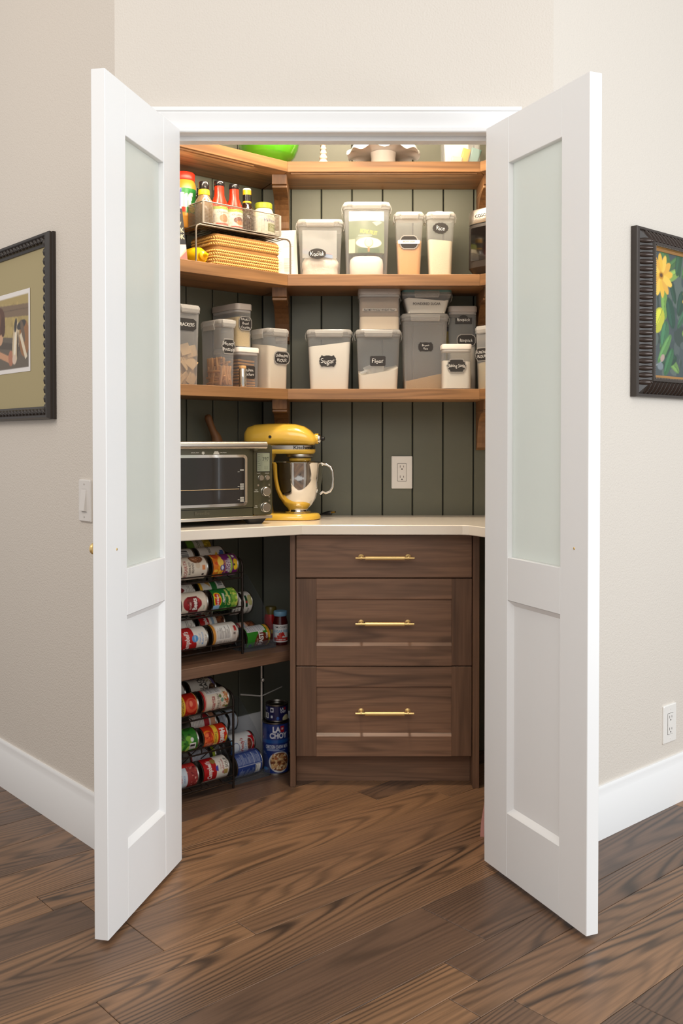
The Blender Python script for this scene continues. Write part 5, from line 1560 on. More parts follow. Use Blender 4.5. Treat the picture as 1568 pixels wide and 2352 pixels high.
def d_pine(c, u, h):
    c.text('PINEAPPLE', u + 0.045, 0.060, 0.010, (60, 60, 56), maxw=0.05)
    c.poly([(u + 0.002, 0.026), (u + 0.026, 0.036), (u + 0.004, 0.048)], (240, 200, 30)).speck(u - 0.02, u + 0.002, 0.03, 0.05, [(220, 180, 40), (200, 160, 30)], 10, 0.003, 0.006)
    for k in range(5):
        c.line(u + 0.004, 0.050, u + 0.016 - 0.004 * k, 0.064 - 0.001 * k, 0.0022, (60, 96, 60))
    c.rect(u - 0.01, u + 0.030, 0.006, 0.020, (52, 86, 152)).ell(u + 0.012, 0.017, 0.012, 0.010, (70, 104, 168))


def d_corn(c, u, h):
    c.rect(0, c.w, 0.074, h, (110, 150, 52)).rect(0, c.w, 0.0, 0.034, (190, 160, 40)).text('CORN', u + 0.03, 0.055, 0.010, (60, 90, 40)).speck(u, u + 0.06, 0.006, 0.032, [(236, 206, 70), (206, 170, 30)], 40, 0.002, 0.004)


def d_plain_dark(c, u, h):
    c.text('BEANS', u + 0.035, 0.055, 0.012, (70, 60, 54)).lines(u - 0.03, u + 0.02, 0.01, 0.1, 0.006, (170, 156, 140)).rect(0, c.w, 0, 0.016, (120, 80, 60))


def d_barcode(c, u, h):
    c.bars(u + 0.010, u + 0.050, 0.020, 0.055, 3).lines(u - 0.04, u + 0.005, 0.012, 0.095, 0.005, (160, 150, 140)).rect(0, c.w, 0.085, h, (190, 60, 50))


def d_beets(c, u, h):
    c.ell(u + 0.004, 0.062, 0.026, 0.036, (150, 26, 36)).ell(u + 0.014, 0.050, 0.012, 0.016, (196, 50, 56)).speck(u - 0.01, u + 0.02, 0.04, 0.08, [(110, 14, 26), (206, 80, 80)], 14, 0.003, 0.006)
    c.poly([(u - 0.06, 0.038), (u + 0.030, 0.040), (u + 0.030, 0.078), (u - 0.06, 0.074)], (126, 26, 34)).text('Beets', u + 0.002, 0.053, 0.016, WHT, weight=0.03, maxw=0.040).text('SLICED', u - 0.002, 0.070, 0.0055, (226, 206, 196), maxw=0.03)
    c.rect(u - 0.052, u - 0.040, 0.012, 0.036, (44, 60, 140)).text('Sweet', u - 0.012, 0.018, 0.006, (120, 160, 130), maxw=0.014).rect(0, c.w, 0.006, 0.008, (150, 120, 90))


def d_delmonte(c, u, h):
    c.rect(0, c.w, 0, h, GRN)
    c.rect(0, c.w, 0, 0.030, (120, 168, 60))
    c.speck(0, c.w, 0.0, 0.032, [(160, 196, 80), (196, 206, 90), (86, 140, 50)], 80, 0.003, 0.010, 6)
    c.rect(u - 0.075, u - 0.030, 0, 0.06, (86, 160, 78)).speck(u - 0.06, u - 0.028, 0.0, 0.06, [(116, 190, 100), (60, 140, 60)], 30, 0.004, 0.012, 8)
    c.ell(u + 0.006, 0.085, 0.026, 0.015, (240, 206, 40)).ell(u + 0.006, 0.085, 0.023, 0.012, (196, 36, 30)).ell(u + 0.022, 0.086, 0.011, 0.013, (240, 206, 40)).ell(u + 0.022, 0.086, 0.008, 0.010, (196, 36, 30)).text('Del Monte', u + 0.006, 0.085, 0.0085, WHT, weight=0.02, maxw=0.038)
    c.text('Harvest', u + 0.012, 0.062, 0.009, WHT, shear=0.4, weight=0.02, maxw=0.034).text('BLUE LAKE', u + 0.0, 0.0545, 0.004, (206, 206, 110), maxw=0.03)
    c.text('Green', u + 0.000, 0.040, 0.011, (226, 226, 130), weight=0.02, maxw=0.032).text('Beans', u + 0.030, 0.046, 0.011, (226, 226, 130), weight=0.02, maxw=0.03)
    c.rect(u - 0.034, u - 0.012, 0.078, 0.102, (150, 190, 226)).rect(u - 0.064, u - 0.052, 0.006, h, (206, 190, 150))


def d_corn2(c, u, h):
    c.rect(0, c.w, 0, 0.030, (226, 220, 206)).bars(u + 0.020, u + 0.050, 0.006, 0.030, 7).rect(0, c.w, 0.034, 0.056, (40, 116, 52)).rect(0, c.w, 0.056, h, (232, 226, 214)).poly([(u + 0.02, 0.06), (u + 0.05, 0.058), (u + 0.05, 0.085)], (206, 160, 90)).rect(0, c.w, h - 0.016, h, (226, 170, 40))


def d_campbell(c, u, h):
    c.rect(0, c.w, 0.056, h, RED)
    c.ell(u - 0.030, 0.056, 0.03, 0.012, RED)
    c.text("Campbell's", u - 0.002, 0.083, 0.017, WHT, shear=0.35, weight=0.02, maxw=0.074)
    c.ell(u + 0.006, 0.052, 0.012, 0.012, (84, 150, 206)).text('OFFER', u + 0.006, 0.052, 0.004, WHT, maxw=0.02)
    c.text('Cream of', u + 0.004, 0.034, 0.008, (80, 140, 200), weight=0.01, maxw=0.034).text('Mushroom', u + 0.004, 0.023, 0.008, (80, 140, 200), weight=0.01, maxw=0.042).text('SOUP', u + 0.004, 0.010, 0.006, (90, 80, 70), maxw=0.04)


def d_campbell2(c, u, h):
    c.rect(0, c.w, 0.066, h, (170, 24, 28)).rect(0, c.w, 0.0, 0.034, (96, 52, 34)).text("Campbell's", u + 0.020, 0.080, 0.013, WHT, shear=0.35, weight=0.02, maxw=0.06).rect(u, u + 0.05, 0.046, 0.056, (150, 170, 190)).speck(u, u + 0.06, 0.004, 0.032, [(140, 80, 50), (70, 36, 24)], 24, 0.003, 0.008)


def d_campsoup(c, u, h):
    c.rect(0, c.w, 0.052, h, (176, 20, 26))
    c.rect(u - 0.08, u - 0.030, 0.0, h, WHT)
    c.text("Campbell's", u + 0.010, 0.080, 0.016, WHT, shear=0.35, weight=0.025, maxw=0.066)
    c.poly([(u + 0.000, 0.046), (u + 0.020, 0.046), (u + 0.016, 0.056), (u + 0.004, 0.056)], (70, 70, 160)).ell(u + 0.038, 0.060, 0.010, 0.010, (150, 120, 60))
    c.text('Cream of', u + 0.018, 0.036, 0.005, (160, 30, 40), maxw=0.03).text('Mushroom', u + 0.014, 0.027, 0.0085, (160, 30, 40), weight=0.01, maxw=0.05).text('SOUP', u + 0.024, 0.012, 0.010, (60, 54, 50), weight=0.02, maxw=0.05).rect(u - 0.016, u + 0.002, 0.008, 0.024, (166, 140, 80))
    c.rect(u - 0.040, u - 0.036, 0.03, 0.045, (120, 30, 30))


def d_nutri(c, u, h):
    c.rect(0, c.w, h - 0.016, h, (206, 140, 60)).rect(u - 0.012, u + 0.040, 0.030, 0.088, (240, 236, 230)).lines(u - 0.010, u + 0.038, 0.034, 0.086, 0.0048, (120, 112, 106), 0.45, 3).lines(u - 0.04, u - 0.015, 0.03, 0.09, 0.0042, (150, 140, 132), 0.4, 5)
    c.rect(u + 0.012, u + 0.032, 0.008, 0.018, (178, 40, 44)).ell(u + 0.004, 0.018, 0.004, 0.004, (60, 54, 50)).lines(u - 0.02, u + 0.03, 0.006, 0.024, 0.005, (170, 150, 140), 0.35, 8)


def d_textwhite(c, u, h):
    c.text('Cream', u + 0.012, 0.070, 0.010, (150, 40, 50), maxw=0.04).rect(u, u + 0.04, 0.085, h, (60, 70, 130)).lines(u - 0.03, u + 0.04, 0.012, 0.04, 0.006, (150, 140, 130))


def d_maroon(c, u, h):
    c.rect(0, c.w, 0.060, h, (120, 30, 36)).poly([(u, 0.060), (u + 0.04, 0.060), (u + 0.02, 0.040)], (120, 30, 36)).lines(u, u + 0.04, 0.010, 0.034, 0.006, (170, 160, 150)).rect(u - 0.01, u + 0.006, 0.020, 0.06, (50, 70, 150))


def d_paste(c, u, h):
    c.rect(0, c.w, 0, h, (52, 132, 40)).rect(0, c.w, 0, 0.016, (196, 136, 40)).speck(0, c.w, 0.0, 0.014, [(226, 170, 60), (90, 140, 40)], 30, 0.003, 0.006)
    c.ell(u - 0.016, 0.040, 0.036, 0.030, (104, 40, 24)).text('TOMATO', u - 0.016, 0.060, 0.006, (206, 170, 150), maxw=0.03).text('PASTE', u + 0.000, 0.044, 0.017, WHT, weight=0.03, maxw=0.056)
    c.rect(u + 0.024, u + 0.070, 0.022, 0.100, (232, 228, 226)).lines(u + 0.026, u + 0.066, 0.026, 0.098, 0.0044, (110, 110, 130), 0.4, 6).text('Only', u + 0.006, 0.020, 0.007, WHT, maxw=0.02).ell(u - 0.028, 0.086, 0.007, 0.006, (60, 60, 140))


def d_mandarin(c, u, h):
    c.ell(u + 0.015, 0.012, 0.02, 0.012, (196, 190, 130)).rect(u - 0.01, u + 0.034, 0.024, 0.034, (30, 70, 44)).rect(u + 0.004, u + 0.012, 0.026, 0.032, (190, 60, 50)).text('MUSHROOM', u - 0.03, 0.020, 0.006, (50, 50, 48), maxw=0.03)


def d_mandarin2(c, u, h):
    c.text('SLICED', u - 0.012, 0.018, 0.008, (60, 60, 56), weight=0.02, maxw=0.04).text('MUSH', u - 0.01, 0.030, 0.008, (60, 60, 56), weight=0.02, maxw=0.04)


def d_tomato(c, u, h):
    c.rect(0, c.w, 0, h, (186, 34, 22)).rect(0, c.w, 0.052, 0.078, (234, 186, 60)).text('Tomatoes', u + 0.004, 0.065, 0.014, (70, 60, 30), weight=0.01, maxw=0.062)
    c.ell(u + 0.006, 0.028, 0.026, 0.022, (222, 90, 60)).ell(u + 0.010, 0.026, 0.018, 0.015, (206, 54, 40)).ell(u + 0.012, 0.030, 0.010, 0.006, (236, 130, 96)).rect(0, c.w, 0, 0.008, (214, 160, 90)).ell(u - 0.045, 0.028, 0.012, 0.020, (206, 180, 90)).ell(u - 0.06, 0.03, 0.03, 0.02, (220, 180, 120))


def d_hunts(c, u, h):
    c.rect(0, c.w, 0, h, (196, 44, 20)).rect(0, c.w, 0.044, 0.060, (236, 190, 60)).text('Tomato', u, 0.052, 0.009, (110, 90, 40), maxw=0.05).text("Hunt's", u + 0.000, 0.078, 0.018, WHT, weight=0.05, maxw=0.056).ell(u + 0.012, 0.094, 0.014, 0.006, (220, 170, 40))
    c.ell(u, 0.020, 0.030, 0.022, (236, 140, 40)).ell(u, 0.020, 0.026, 0.018, (206, 60, 30)).speck(u - 0.02, u + 0.02, 0.006, 0.034, [(226, 90, 50), (180, 40, 24), (240, 120, 70)], 30, 0.003, 0.008).bars(u + 0.034, u + 0.055, 0.01, 0.04, 6)


def d_rosarita(c, u, h):
    c.rect(0, c.w, h - 0.012, h, (186, 46, 48)).rect(0, c.w, h - 0.016, h - 0.014, (206, 140, 130))
    c.text('Rosarita', u - 0.010, 0.066, 0.014, (160, 34, 44), shear=0.25, weight=0.02, maxw=0.062).text('REFRIED BEANS', u + 0.004, 0.045, 0.0075, (90, 74, 64), maxw=0.07).text('ORIGINAL', u - 0.006, 0.037, 0.004, (170, 70, 60), maxw=0.03)
    c.rect(u + 0.030, u + 0.075, 0.025, 0.085, (226, 222, 218)).lines(u + 0.034, u + 0.072, 0.028, 0.083, 0.005, (110, 104, 100), 0.4, 3)
    c.ell(u + 0.018, 0.036, 0.006, 0.005, (96, 120, 60)).ell(u + 0.004, 0.030, 0.007, 0.006, (120, 160, 140)).speck(u - 0.03, u + 0.030, 0.005, 0.024, [(150, 96, 60), (196, 140, 90), (206, 90, 50), (90, 120, 50), (226, 206, 170)], 50, 0.002, 0.006, 5)
    c.speck(u - 0.075, u - 0.03, 0.02, 0.09, [(150, 96, 60), (120, 64, 40), (196, 150, 100)], 30, 0.003, 0.007, 9)


def d_black(c, u, h):
    c.rect(0, c.w, 0, 0.014, (96, 84, 130)).text('BLACK', u + 0.030, 0.058, 0.015, (30, 28, 28), weight=0.03, maxw=0.06).text('BEANS', u + 0.026, 0.042, 0.013, (30, 28, 28), weight=0.03, maxw=0.06)
    c.ell(u + 0.006, 0.018, 0.020, 0.014, (90, 60, 44)).speck(u - 0.01, u + 0.02, 0.01, 0.028, [(40, 28, 26), (140, 100, 70)], 26, 0.002, 0.004).speck(u + 0.02, u + 0.06, 0.015, 0.035, [(190, 180, 150), (150, 140, 110)], 12, 0.002, 0.004)


def d_green(c, u, h):
    c.rect(0, c.w, 0, h, (46, 120, 40)).speck(0, c.w, 0.03, h, [(120, 180, 60), (80, 150, 50), (30, 90, 30), (160, 200, 90)], 60, 0.005, 0.014, 3).bars(u - 0.026, u - 0.002, 0.012, 0.036, 9).text('Green', u - 0.020, 0.066, 0.010, (150, 200, 90), maxw=0.03).ell(u + 0.010, 0.026, 0.007, 0.006, (226, 230, 220)).text('Beans', u + 0.030, 0.060, 0.014, (20, 50, 20), shear=0.2, weight=0.02, maxw=0.04)


def d_cran(c, u, h):
    c.rect(0, c.w, 0, h, (206, 216, 226)).rect(0, c.w, 0, 0.044, (150, 52, 52)).speck(0, c.w, 0, 0.044, [(186, 70, 66), (206, 120, 110), (120, 30, 36), (226, 170, 160)], 120, 0.002, 0.005, 4).rect(u + 0.040, u + 0.08, 0.0, h, (196, 50, 46)).text('CRANBERRY', u - 0.008, 0.072, 0.012, (176, 30, 40), weight=0.02, maxw=0.078).text('SAUCE', u + 0.0, 0.056, 0.006, (70, 120, 170), maxw=0.03)


def d_silver(c, u, h):
    c.rect(0, c.w, 0, 0.016, (150, 170, 50)).rect(0, c.w, 0.016, 0.03, (34, 38, 36)).rect(0, c.w, h - 0.010, h, (130, 30, 44)).lines(u - 0.02, u + 0.06, 0.03, 0.095, 0.0055, (140, 146, 158), 0.4, 5)


def d_wendy(c, u, h):
    c.rect(0, c.w, 0, 0.010, (180, 24, 30)).rect(u - 0.03, u + 0.034, 0.002, 0.026, (176, 24, 32)).ell(u + 0.004, 0.026, 0.024, 0.013, (232, 226, 220)).ell(u + 0.004, 0.025, 0.021, 0.010, (120, 56, 36)).speck(u - 0.014, u + 0.02, 0.018, 0.032, [(160, 80, 50), (90, 36, 24)], 20, 0.002, 0.004)
    c.text("Wendy's", u + 0.002, 0.058, 0.013, (176, 24, 36), shear=0.2, weight=0.025, maxw=0.056).text('CHILI', u + 0.002, 0.043, 0.009, (110, 170, 206), weight=0.01, maxw=0.036)
    c.ell(u - 0.004, 0.084, 0.021, 0.016, (60, 90, 150)).ell(u - 0.004, 0.084, 0.019, 0.014, (226, 232, 238)).rect(0, c.w, h - 0.010, h, (120, 170, 206)).text('MEAT', u + 0.002, 0.007, 0.003, WHT)


def d_wendy_side(c, u, h):
    c.rect(0, c.w, 0.0, 0.024, (206, 150, 120)).rect(0, c.w, 0.03, 0.05, (170, 40, 50)).lines(u, u + 0.05, 0.055, 0.1, 0.006, (170, 160, 160))


def d_blue(c, u, h):
    c.rect(0, c.w, 0, h, (40, 64, 132)).rect(u + 0.008, u + 0.055, 0.008, h - 0.006, (74, 92, 150))
    for k in range(4):
        c.rect(u + 0.010, u + 0.053, 0.014 + k * 0.024, 0.015 + k * 0.024, (206, 212, 226))
        c.lines(u + 0.012, u + 0.050, 0.017 + k * 0.024, 0.035 + k * 0.024, 0.0046, (170, 180, 206), 0.35, k)
    c.bars(u - 0.032, u + 0.004, 0.012, 0.034, 5, False).lines(u - 0.040, u - 0.002, 0.040, 0.10, 0.0042, (150, 166, 200), 0.35, 11).rect(u + 0.0055, u + 0.0068, 0.006, h - 0.006, (210, 216, 230))


def d_tuna(c, u, h):
    c.rect(0, c.w, 0, h, (190, 196, 206)).rect(0, c.w, 0, 0.006, (86, 160, 206)).lines(u - 0.01, u + 0.05, 0.012, 0.034, 0.0045, (120, 126, 140), 0.4, 3)


def can_rack(label, loc, tiers, cans, brace=False):
    t = thing('can_rack', label, 'rack', loc, TH, 'dark wire can racks')
    Wd, Dp = 0.252, 0.215
    for x in (0.0, -Wd):
        MB().tube([(x, 0, 0), (x, 0, 0.302), (x, 0.006, 0.318), (x, 0.022, 0.327), (x, Dp - 0.02, 0.352), (x, Dp - 0.004, 0.346), (x, Dp, 0.33), (x, Dp, 0)], 0.0040, 8).build('side_frame', BRONZE, t, 60)
    for zr in tiers:
        MB().tube([(-Wd, 0.0, zr - 0.003), (0, 0.0, zr - 0.003)], 0.0030, 8).build('front_rail', BRONZE, t, 60)
        MB().tube([(-Wd, -0.002, zr + 0.016), (0, -0.002, zr + 0.016)], 0.0022, 8).build('front_rail', BRONZE, t, 60)
        MB().tube([(-Wd, Dp, zr + 0.050), (0, Dp, zr + 0.050)], 0.0030, 8).build('back_rail', BRONZE, t, 60)
        MB().tube([(-0.128, 0.0, zr + 0.016), (-0.128, 0.0, zr - 0.004)], 0.0024, 8).build('divider', BRONZE, t, 60)
        for x in (-0.0955, -0.040, -0.217, -0.162):
            MB().tube([(x, 0.001, zr - 0.0035), (x, Dp, zr + 0.048)], 0.0016, 6).build('shelf_wire', BRONZE, t, 60)
    if brace:
        MB().tube([(-0.115, 0.12, tiers[0] + 0.02), (-0.01, 0.02, tiers[1] + 0.03)], 0.0016, 6).build('brace', BRONZE, t)
        MB().tube([(-0.20, 0.10, tiers[0] + 0.02), (-0.10, 0.02, tiers[1] + 0.03)], 0.0016, 6).build('brace', BRONZE, t)
    c_, s_ = math.cos(TH), math.sin(TH)
    for (lab, fn, tier, col, k, kw) in cans:
        lx = -0.0655 if col == 'r' else -0.1885
        ly, lz = 0.0415 + 0.0778 * k, tiers[tier] + 0.0025 + 0.0778 * k * 0.242
        can(lab, fn, (loc[0] + lx * c_ - ly * s_, loc[1] + lx * s_ + ly * c_, loc[2] + lz), **kw)


can_rack('dark wire can rack standing on the low walnut shelf', LP(0.280, 0.255, 0.455), (0.030, 0.148, 0.265), [
    ('purple and orange sliced peaches can at the front of the top tier', d_peach, 2, 'r', 0, {}),
    ('cream refried beans can at the front of the top tier', d_refried, 2, 'l', 0, dict(base=CRM)),
    ('white pineapple can behind the peaches can', d_pine, 2, 'r', 1, {}),
    ('yellow and green corn can at the back of the top tier', d_corn, 2, 'r', 2, dict(base=(216, 208, 190))),
    ('white can showing a barcode behind the refried beans can', d_barcode, 2, 'l', 1, {}),
    ('green cut beans can with a red shield logo', d_delmonte, 1, 'r', 0, {}),
    ('cream can of sliced beets with a dark red banner', d_beets, 1, 'l', 0, dict(base=CRM)),
    ('yellow-edged can with a green band behind the green beans can', d_corn2, 1, 'r', 1, {}),
    ('white and maroon can behind the beets can', d_maroon, 1, 'l', 1, {}),
    ('can showing its nutrition panel on the bottom tier of the upper rack', d_nutri, 0, 'r', 0, dict(base=(224, 214, 204))),
    ('red and white cream of mushroom soup can beside the left door', d_campbell, 0, 'l', 0, {}),
    ('red and brown soup can behind the nutrition panel can', d_campbell2, 0, 'r', 1, {}),
    ('brown-edged can at the back of the bottom tier of the upper rack', d_plain_dark, 0, 'r', 2, dict(base=CRM)),
    ('white lettered can behind the cream of mushroom can', d_textwhite, 0, 'l', 1, {}),
])
can_rack('dark wire can rack standing on the floor', LP(0.315, 0.250, 0.0), (0.030, 0.148, 0.265), [
    ('cream refried beans can with a red end stripe on the floor rack', d_rosarita, 2, 'r', 0, dict(base=CRM)),
    ('red tomato can with a yellow name band beside the left door', d_tomato, 2, 'l', 0, {}),
    ('white black beans can with a purple end', d_black, 2, 'r', 1, dict(base=(222, 214, 200))),
    ('black beans can half hidden under the low shelf', d_black, 2, 'r', 2, dict(base=(210, 204, 206))),
    ('white and red can behind the tomato can on the floor rack', d_barcode, 2, 'l', 1, {}),
    ('short red tomato can turned upside down on the floor rack', d_hunts, 1, 'r', 0, dict(flip=True, r=0.034, h=0.10)),
    ('green vegetable can with a small barcode on the floor rack', d_green, 1, 'l', 0, {}),
    ('red-trimmed can behind the upside-down tomato can', d_wendy_side, 1, 'r', 1, {}),
    ('red and white mushroom soup can on the bottom tier of the floor rack', d_campsoup, 0, 'r', 0, {}),
    ('cranberry can with a red berry picture', d_cran, 0, 'l', 0, {}),
    ('silver can with a lime green end on the bottom tier', d_silver, 0, 'r', 1, dict(base=(196, 200, 208))),
], True)


# clear bins with cans to the right of each rack
def acrylic_bin(label, loc, w, d, h):
    t = thing('can_bin', label, 'bin', loc, TH, 'clear acrylic can bins')
    prof = [(0.0, 0.0), (d, 0.0), (d, h), (d - 0.03, h)]
    for k in range(1, 8):
        a = k / 8.0
        prof.append(((d - 0.03) * (1 - a) ** 1.15 + 0.0, 0.035 + (h - 0.035) * (1 - a) ** 0.85))
    prof.append((0.0, 0.03))
    for x in (-w, 0.0):
        MB().loft([[(x - 0.0012, y, z) for y, z in prof], [(x + 0.0012, y, z) for y, z in prof]]).build('side_wall', ACRYL, t)
    MB().box(-w, 0, 0, d, 0, 0.002).build('floor_sheet', ACRYL, t)
    MB().box(-w, 0, -0.001, 0.001, 0, 0.03).build('front_lip', ACRYL, t)


acrylic_bin('clear acrylic can bin on the low shelf by the jam jar', LP(0.128, 0.245, 0.4552), 0.135, 0.205, 0.24)
can('green and brown tomato paste can in the clear bin', d_paste, LP(0.196, 0.200, 0.4575))
can('brown labelled can behind the tomato paste can', d_campbell2, LP(0.196, 0.118, 0.4575), base=(206, 170, 150))
can('short white can with a dark green badge in the clear bin', d_mandarin, LP(0.170, 0.098, 0.5585), r=0.040, h=0.046)
can('short white can with grey lettering in the clear bin', d_mandarin2, LP(0.219, 0.098, 0.5585), r=0.040, h=0.046)
acrylic_bin('clear acrylic can bin on the floor beside the rack', LP(0.146, 0.232, 0.0002), 0.154, 0.215, 0.24)
can('large dark blue can showing its nutrition panel', d_blue, LP(0.222, 0.178, 0.0025), r=0.0430, h=0.114)
can('white chili can with red lettering above the blue can', d_wendy, LP(0.205, 0.118, 0.0600), base=(234, 232, 230))
for k in range(3):
    can(['short can with a cyan rim nearest the floor rack', 'middle of three short cans with cyan rims', 'short can with a cyan rim at the back of the floor bin'][k], d_tuna, LP(0.285 - 0.043 * k, 0.050, 0.128), r=0.038, h=0.040)

# jam jar and red bottle on the low shelf
jj = thing('jam_jar', 'strawberry jam jar with a pale blue lid on the low shelf', 'jar', LP(0.084, 0.215, 0.4552), R(10))
MB().lathe([(0.024, 0), (0.026, 0.004), (0.0265, 0.045), (0.026, 0.080), (0.0215, 0.098), (0.021, 0.106), (0.0001, 0.107)], 32).build('body', pm('strawberry_jam', (70, 12, 14), 0.1, coat=0.5), jj, 45)
MB().lathe([(0.0235, 0.103), (0.0245, 0.105), (0.0245, 0.117), (0.023, 0.120), (0.0001, 0.120)], 32).build('lid', pm('pale_blue_lid', (110, 156, 186), 0.4), jj, 40)
jc = Canvas(0.09, 0.062, (226, 224, 222))
jc.text("SMUCKER'S", 0.045, 0.053, 0.0075, (60, 54, 60), weight=0.01, maxw=0.045).text('SUGAR FREE', 0.045, 0.039, 0.0095, (90, 160, 196), weight=0.02, maxw=0.056).speck(0.03, 0.06, 0.018, 0.030, [(190, 40, 36), (206, 60, 50)], 12, 0.004, 0.007).rect(0.015, 0.075, 0.004, 0.016, (190, 44, 40)).text('Preserves', 0.045, 0.010, 0.006, (236, 226, 220), maxw=0.036)
link('label', print_mesh('label', jc, np.linspace(0, 0.09, 64), np.linspace(0, 0.062, 50), lambda U, V: (0.027 * np.sin((U - 0.045) / 0.027), -0.027 * np.cos((U - 0.045) / 0.027), 0.012 + V)), PRINTG, jj)
rb = thing('sauce_bottle', 'red labelled bottle with olive cap behind the jam jar', 'bottle', LP(0.070, 0.140, 0.4552), R(10))
MB().lathe([(0.022, 0), (0.024, 0.004), (0.024, 0.085), (0.020, 0.100), (0.0001, 0.101)], 28).build('body', pm('red_label_film', (170, 20, 18), 0.3), rb, 45)
MB().lathe([(0.021, 0.098), (0.0215, 0.118), (0.019, 0.124), (0.0001, 0.124)], 28).build('cap', pm('dark_olive_cap', (90, 78, 26), 0.4), rb, 40)
MB().box(-0.004, 0.006, -0.0246, -0.0236, 0.03, 0.044).build('label', pm('yellow_ink', (226, 180, 40), 0.4), rb)

# blue cans by the cabinet
def d_choy_top(c, u, h):
    c.bars(u - 0.050, u - 0.026, 0.012, 0.030, 4).rect(u - 0.018, u - 0.006, 0.034, 0.050, (220, 222, 230)).ell(u - 0.012, 0.042, 0.004, 0.005, (30, 30, 60)).text('LA', u + 0.026, 0.046, 0.008, (228, 228, 236), weight=0.02).text('CHOY', u + 0.031, 0.036, 0.008, (228, 228, 236), weight=0.02, maxw=0.022).rect(u + 0.034, u + 0.041, 0.042, 0.051, (170, 30, 40)).ell(u + 0.044, 0.010, 0.016, 0.014, (196, 190, 150)).lines(u - 0.055, u - 0.030, 0.038, 0.052, 0.004, (150, 156, 190), 0.35)
    c.rect(u - 0.016, u - 0.009, 0.014, 0.022, (206, 210, 220)).ell(u + 0.010, 0.013, 0.005, 0.006, (40, 90, 170))


def d_choy(c, u, h):
    c.rect(0, c.w, 0.112, 0.124, (30, 78, 146)).rect(0, c.w, 0.0, 0.112, (22, 46, 112))
    c.text('LA', u + 0.012, 0.161, 0.018, (226, 226, 232), weight=0.03, cond=0.9).text('CHOY', u + 0.020, 0.139, 0.018, (226, 226, 232), weight=0.03, cond=0.85).rect(u + 0.026, u + 0.040, 0.151, 0.172, (164, 30, 40)).text('*', u + 0.033, 0.160, 0.014, (220, 200, 200))
    c.text('CHICKEN CHOW MEIN', u + 0.014, 0.099, 0.0115, (220, 226, 236), weight=0.01, maxw=0.086).lines(u - 0.025, u + 0.05, 0.086, 0.091, 0.004, (170, 186, 216), 0.4)
    c.ell(u + 0.024, 0.045, 0.040, 0.037, (206, 206, 206)).ell(u + 0.025, 0.046, 0.036, 0.033, (120, 74, 48)).speck(u - 0.004, u + 0.052, 0.020, 0.072, [(206, 170, 120), (226, 200, 160), (160, 90, 50), (110, 60, 36), (190, 140, 90)], 170, 0.002, 0.006, 7)
    c.ell(u - 0.018, 0.150, 0.005, 0.006, (20, 40, 100)).ell(u - 0.03, 0.02, 0.012, 0.006, (40, 130, 200)).lines(u - 0.044, u - 0.026, 0.07, 0.08, 0.005, (120, 140, 190), 0.4)


can('tall blue chicken chow mein can standing on the floor', d_choy, (-0.2365, 3.452, 0.0), R(-6), 0.0480, 0.184, False, base=(34, 54, 116), group='blue cans by the cabinet')
can('short navy can stacked on the tall blue can', d_choy_top, (-0.2320, 3.456, 0.1845), R(-6), 0.0405, 0.060, False, base=(26, 28, 74), group='blue cans by the cabinet')

# chrome stand with two arms
NK = pm('bright_nickel', (235, 230, 222), 0.32, 0.55)
ch = thing('chrome_stand', 'thin chrome rod stand with two arms behind the blue cans', 'stand', LP(0.112, 0.140, 0.0002))
MB().lathe([(0.022, 0), (0.022, 0.004), (0.006, 0.008), (0.005, 0.014)], 28).build('base', NK, ch, 40)
MB().tube([(0, 0, 0.006), (0, 0, 0.385)], 0.0040, 12).build('pole', NK, ch, 50)
MB().tube([(0, 0, 0.385), (0, 0, 0.412)], 0.0055, 12).build('top_sleeve', STEEL, ch, 50)
MB().lathe([(0.0001, -0.0075), (0.005, -0.0055), (0.0075, 0), (0.005, 0.0055), (0.0001, 0.0075)], 16, (0.004, -0.004, 0.318)).build('joint', NK, ch, 60)
a1 = np.array(LP(0.214, 0.150)) - np.array(LP(0.120, 0.150)); a2 = np.array(LP(0.030, 0.155)) - np.array(LP(0.120, 0.150))
MB().tube([(0, 0, 0.258), (a1[0], a1[1], 0.280)], 0.0030, 10).build('arm', NK, ch, 50)
MB().tube([(0, 0, 0.258), (a2[0], a2[1], 0.278)], 0.0022, 10).build('arm', NK, ch, 50)

# pink dustpan just inside the right jamb
dp = thing('dustpan', 'pink dustpan leaning inside the right jamb', 'dustpan', (0.468, 2.875, 0.0), R(-10))
PK = pm('pink_plastic', (220, 158, 146), 0.45)
MB().loft([[(-0.052, -0.014, 0), (0.052, -0.014, 0), (0.052, 0.014, 0), (-0.052, 0.014, 0)], [(-0.050, -0.012, 0.036), (0.050, -0.012, 0.036), (0.050, 0.012, 0.036), (-0.050, 0.012, 0.036)], [(-0.030, -0.008, 0.16), (0.030, -0.008, 0.16), (0.030, 0.008, 0.16), (-0.030, 0.008, 0.16)]]).build('pan', PK, dp)
MB().tube([(0, 0, 0.155), (0, 0, 0.26)], 0.010, 12).build('handle', PK, dp, 50)

# ------------------------------------------------------------------ pictures
pf = CL + DL * 0.737
pl = thing('framed_picture', 'framed farm print in a wide olive mat on the left wall', 'picture', (pf[0], pf[1], 1.539), math.atan2(-DL[1], -DL[0]))
FB = pm('dark_brown_frame', (46, 37, 31), 0.4, vary=0.25)
FG = pm('worn_bronze_edge', (112, 78, 40), 0.4)
PWd, PHt = 0.72, 0.578


def frame_loft(prof, w, h):
    rings = []
    for ins, out in prof:
        a, b = w / 2 - ins, h / 2 - ins
        rings.append([(-a, -out, -b), (a, -out, -b), (a, -out, b), (-a, -out, b)])
    return rings


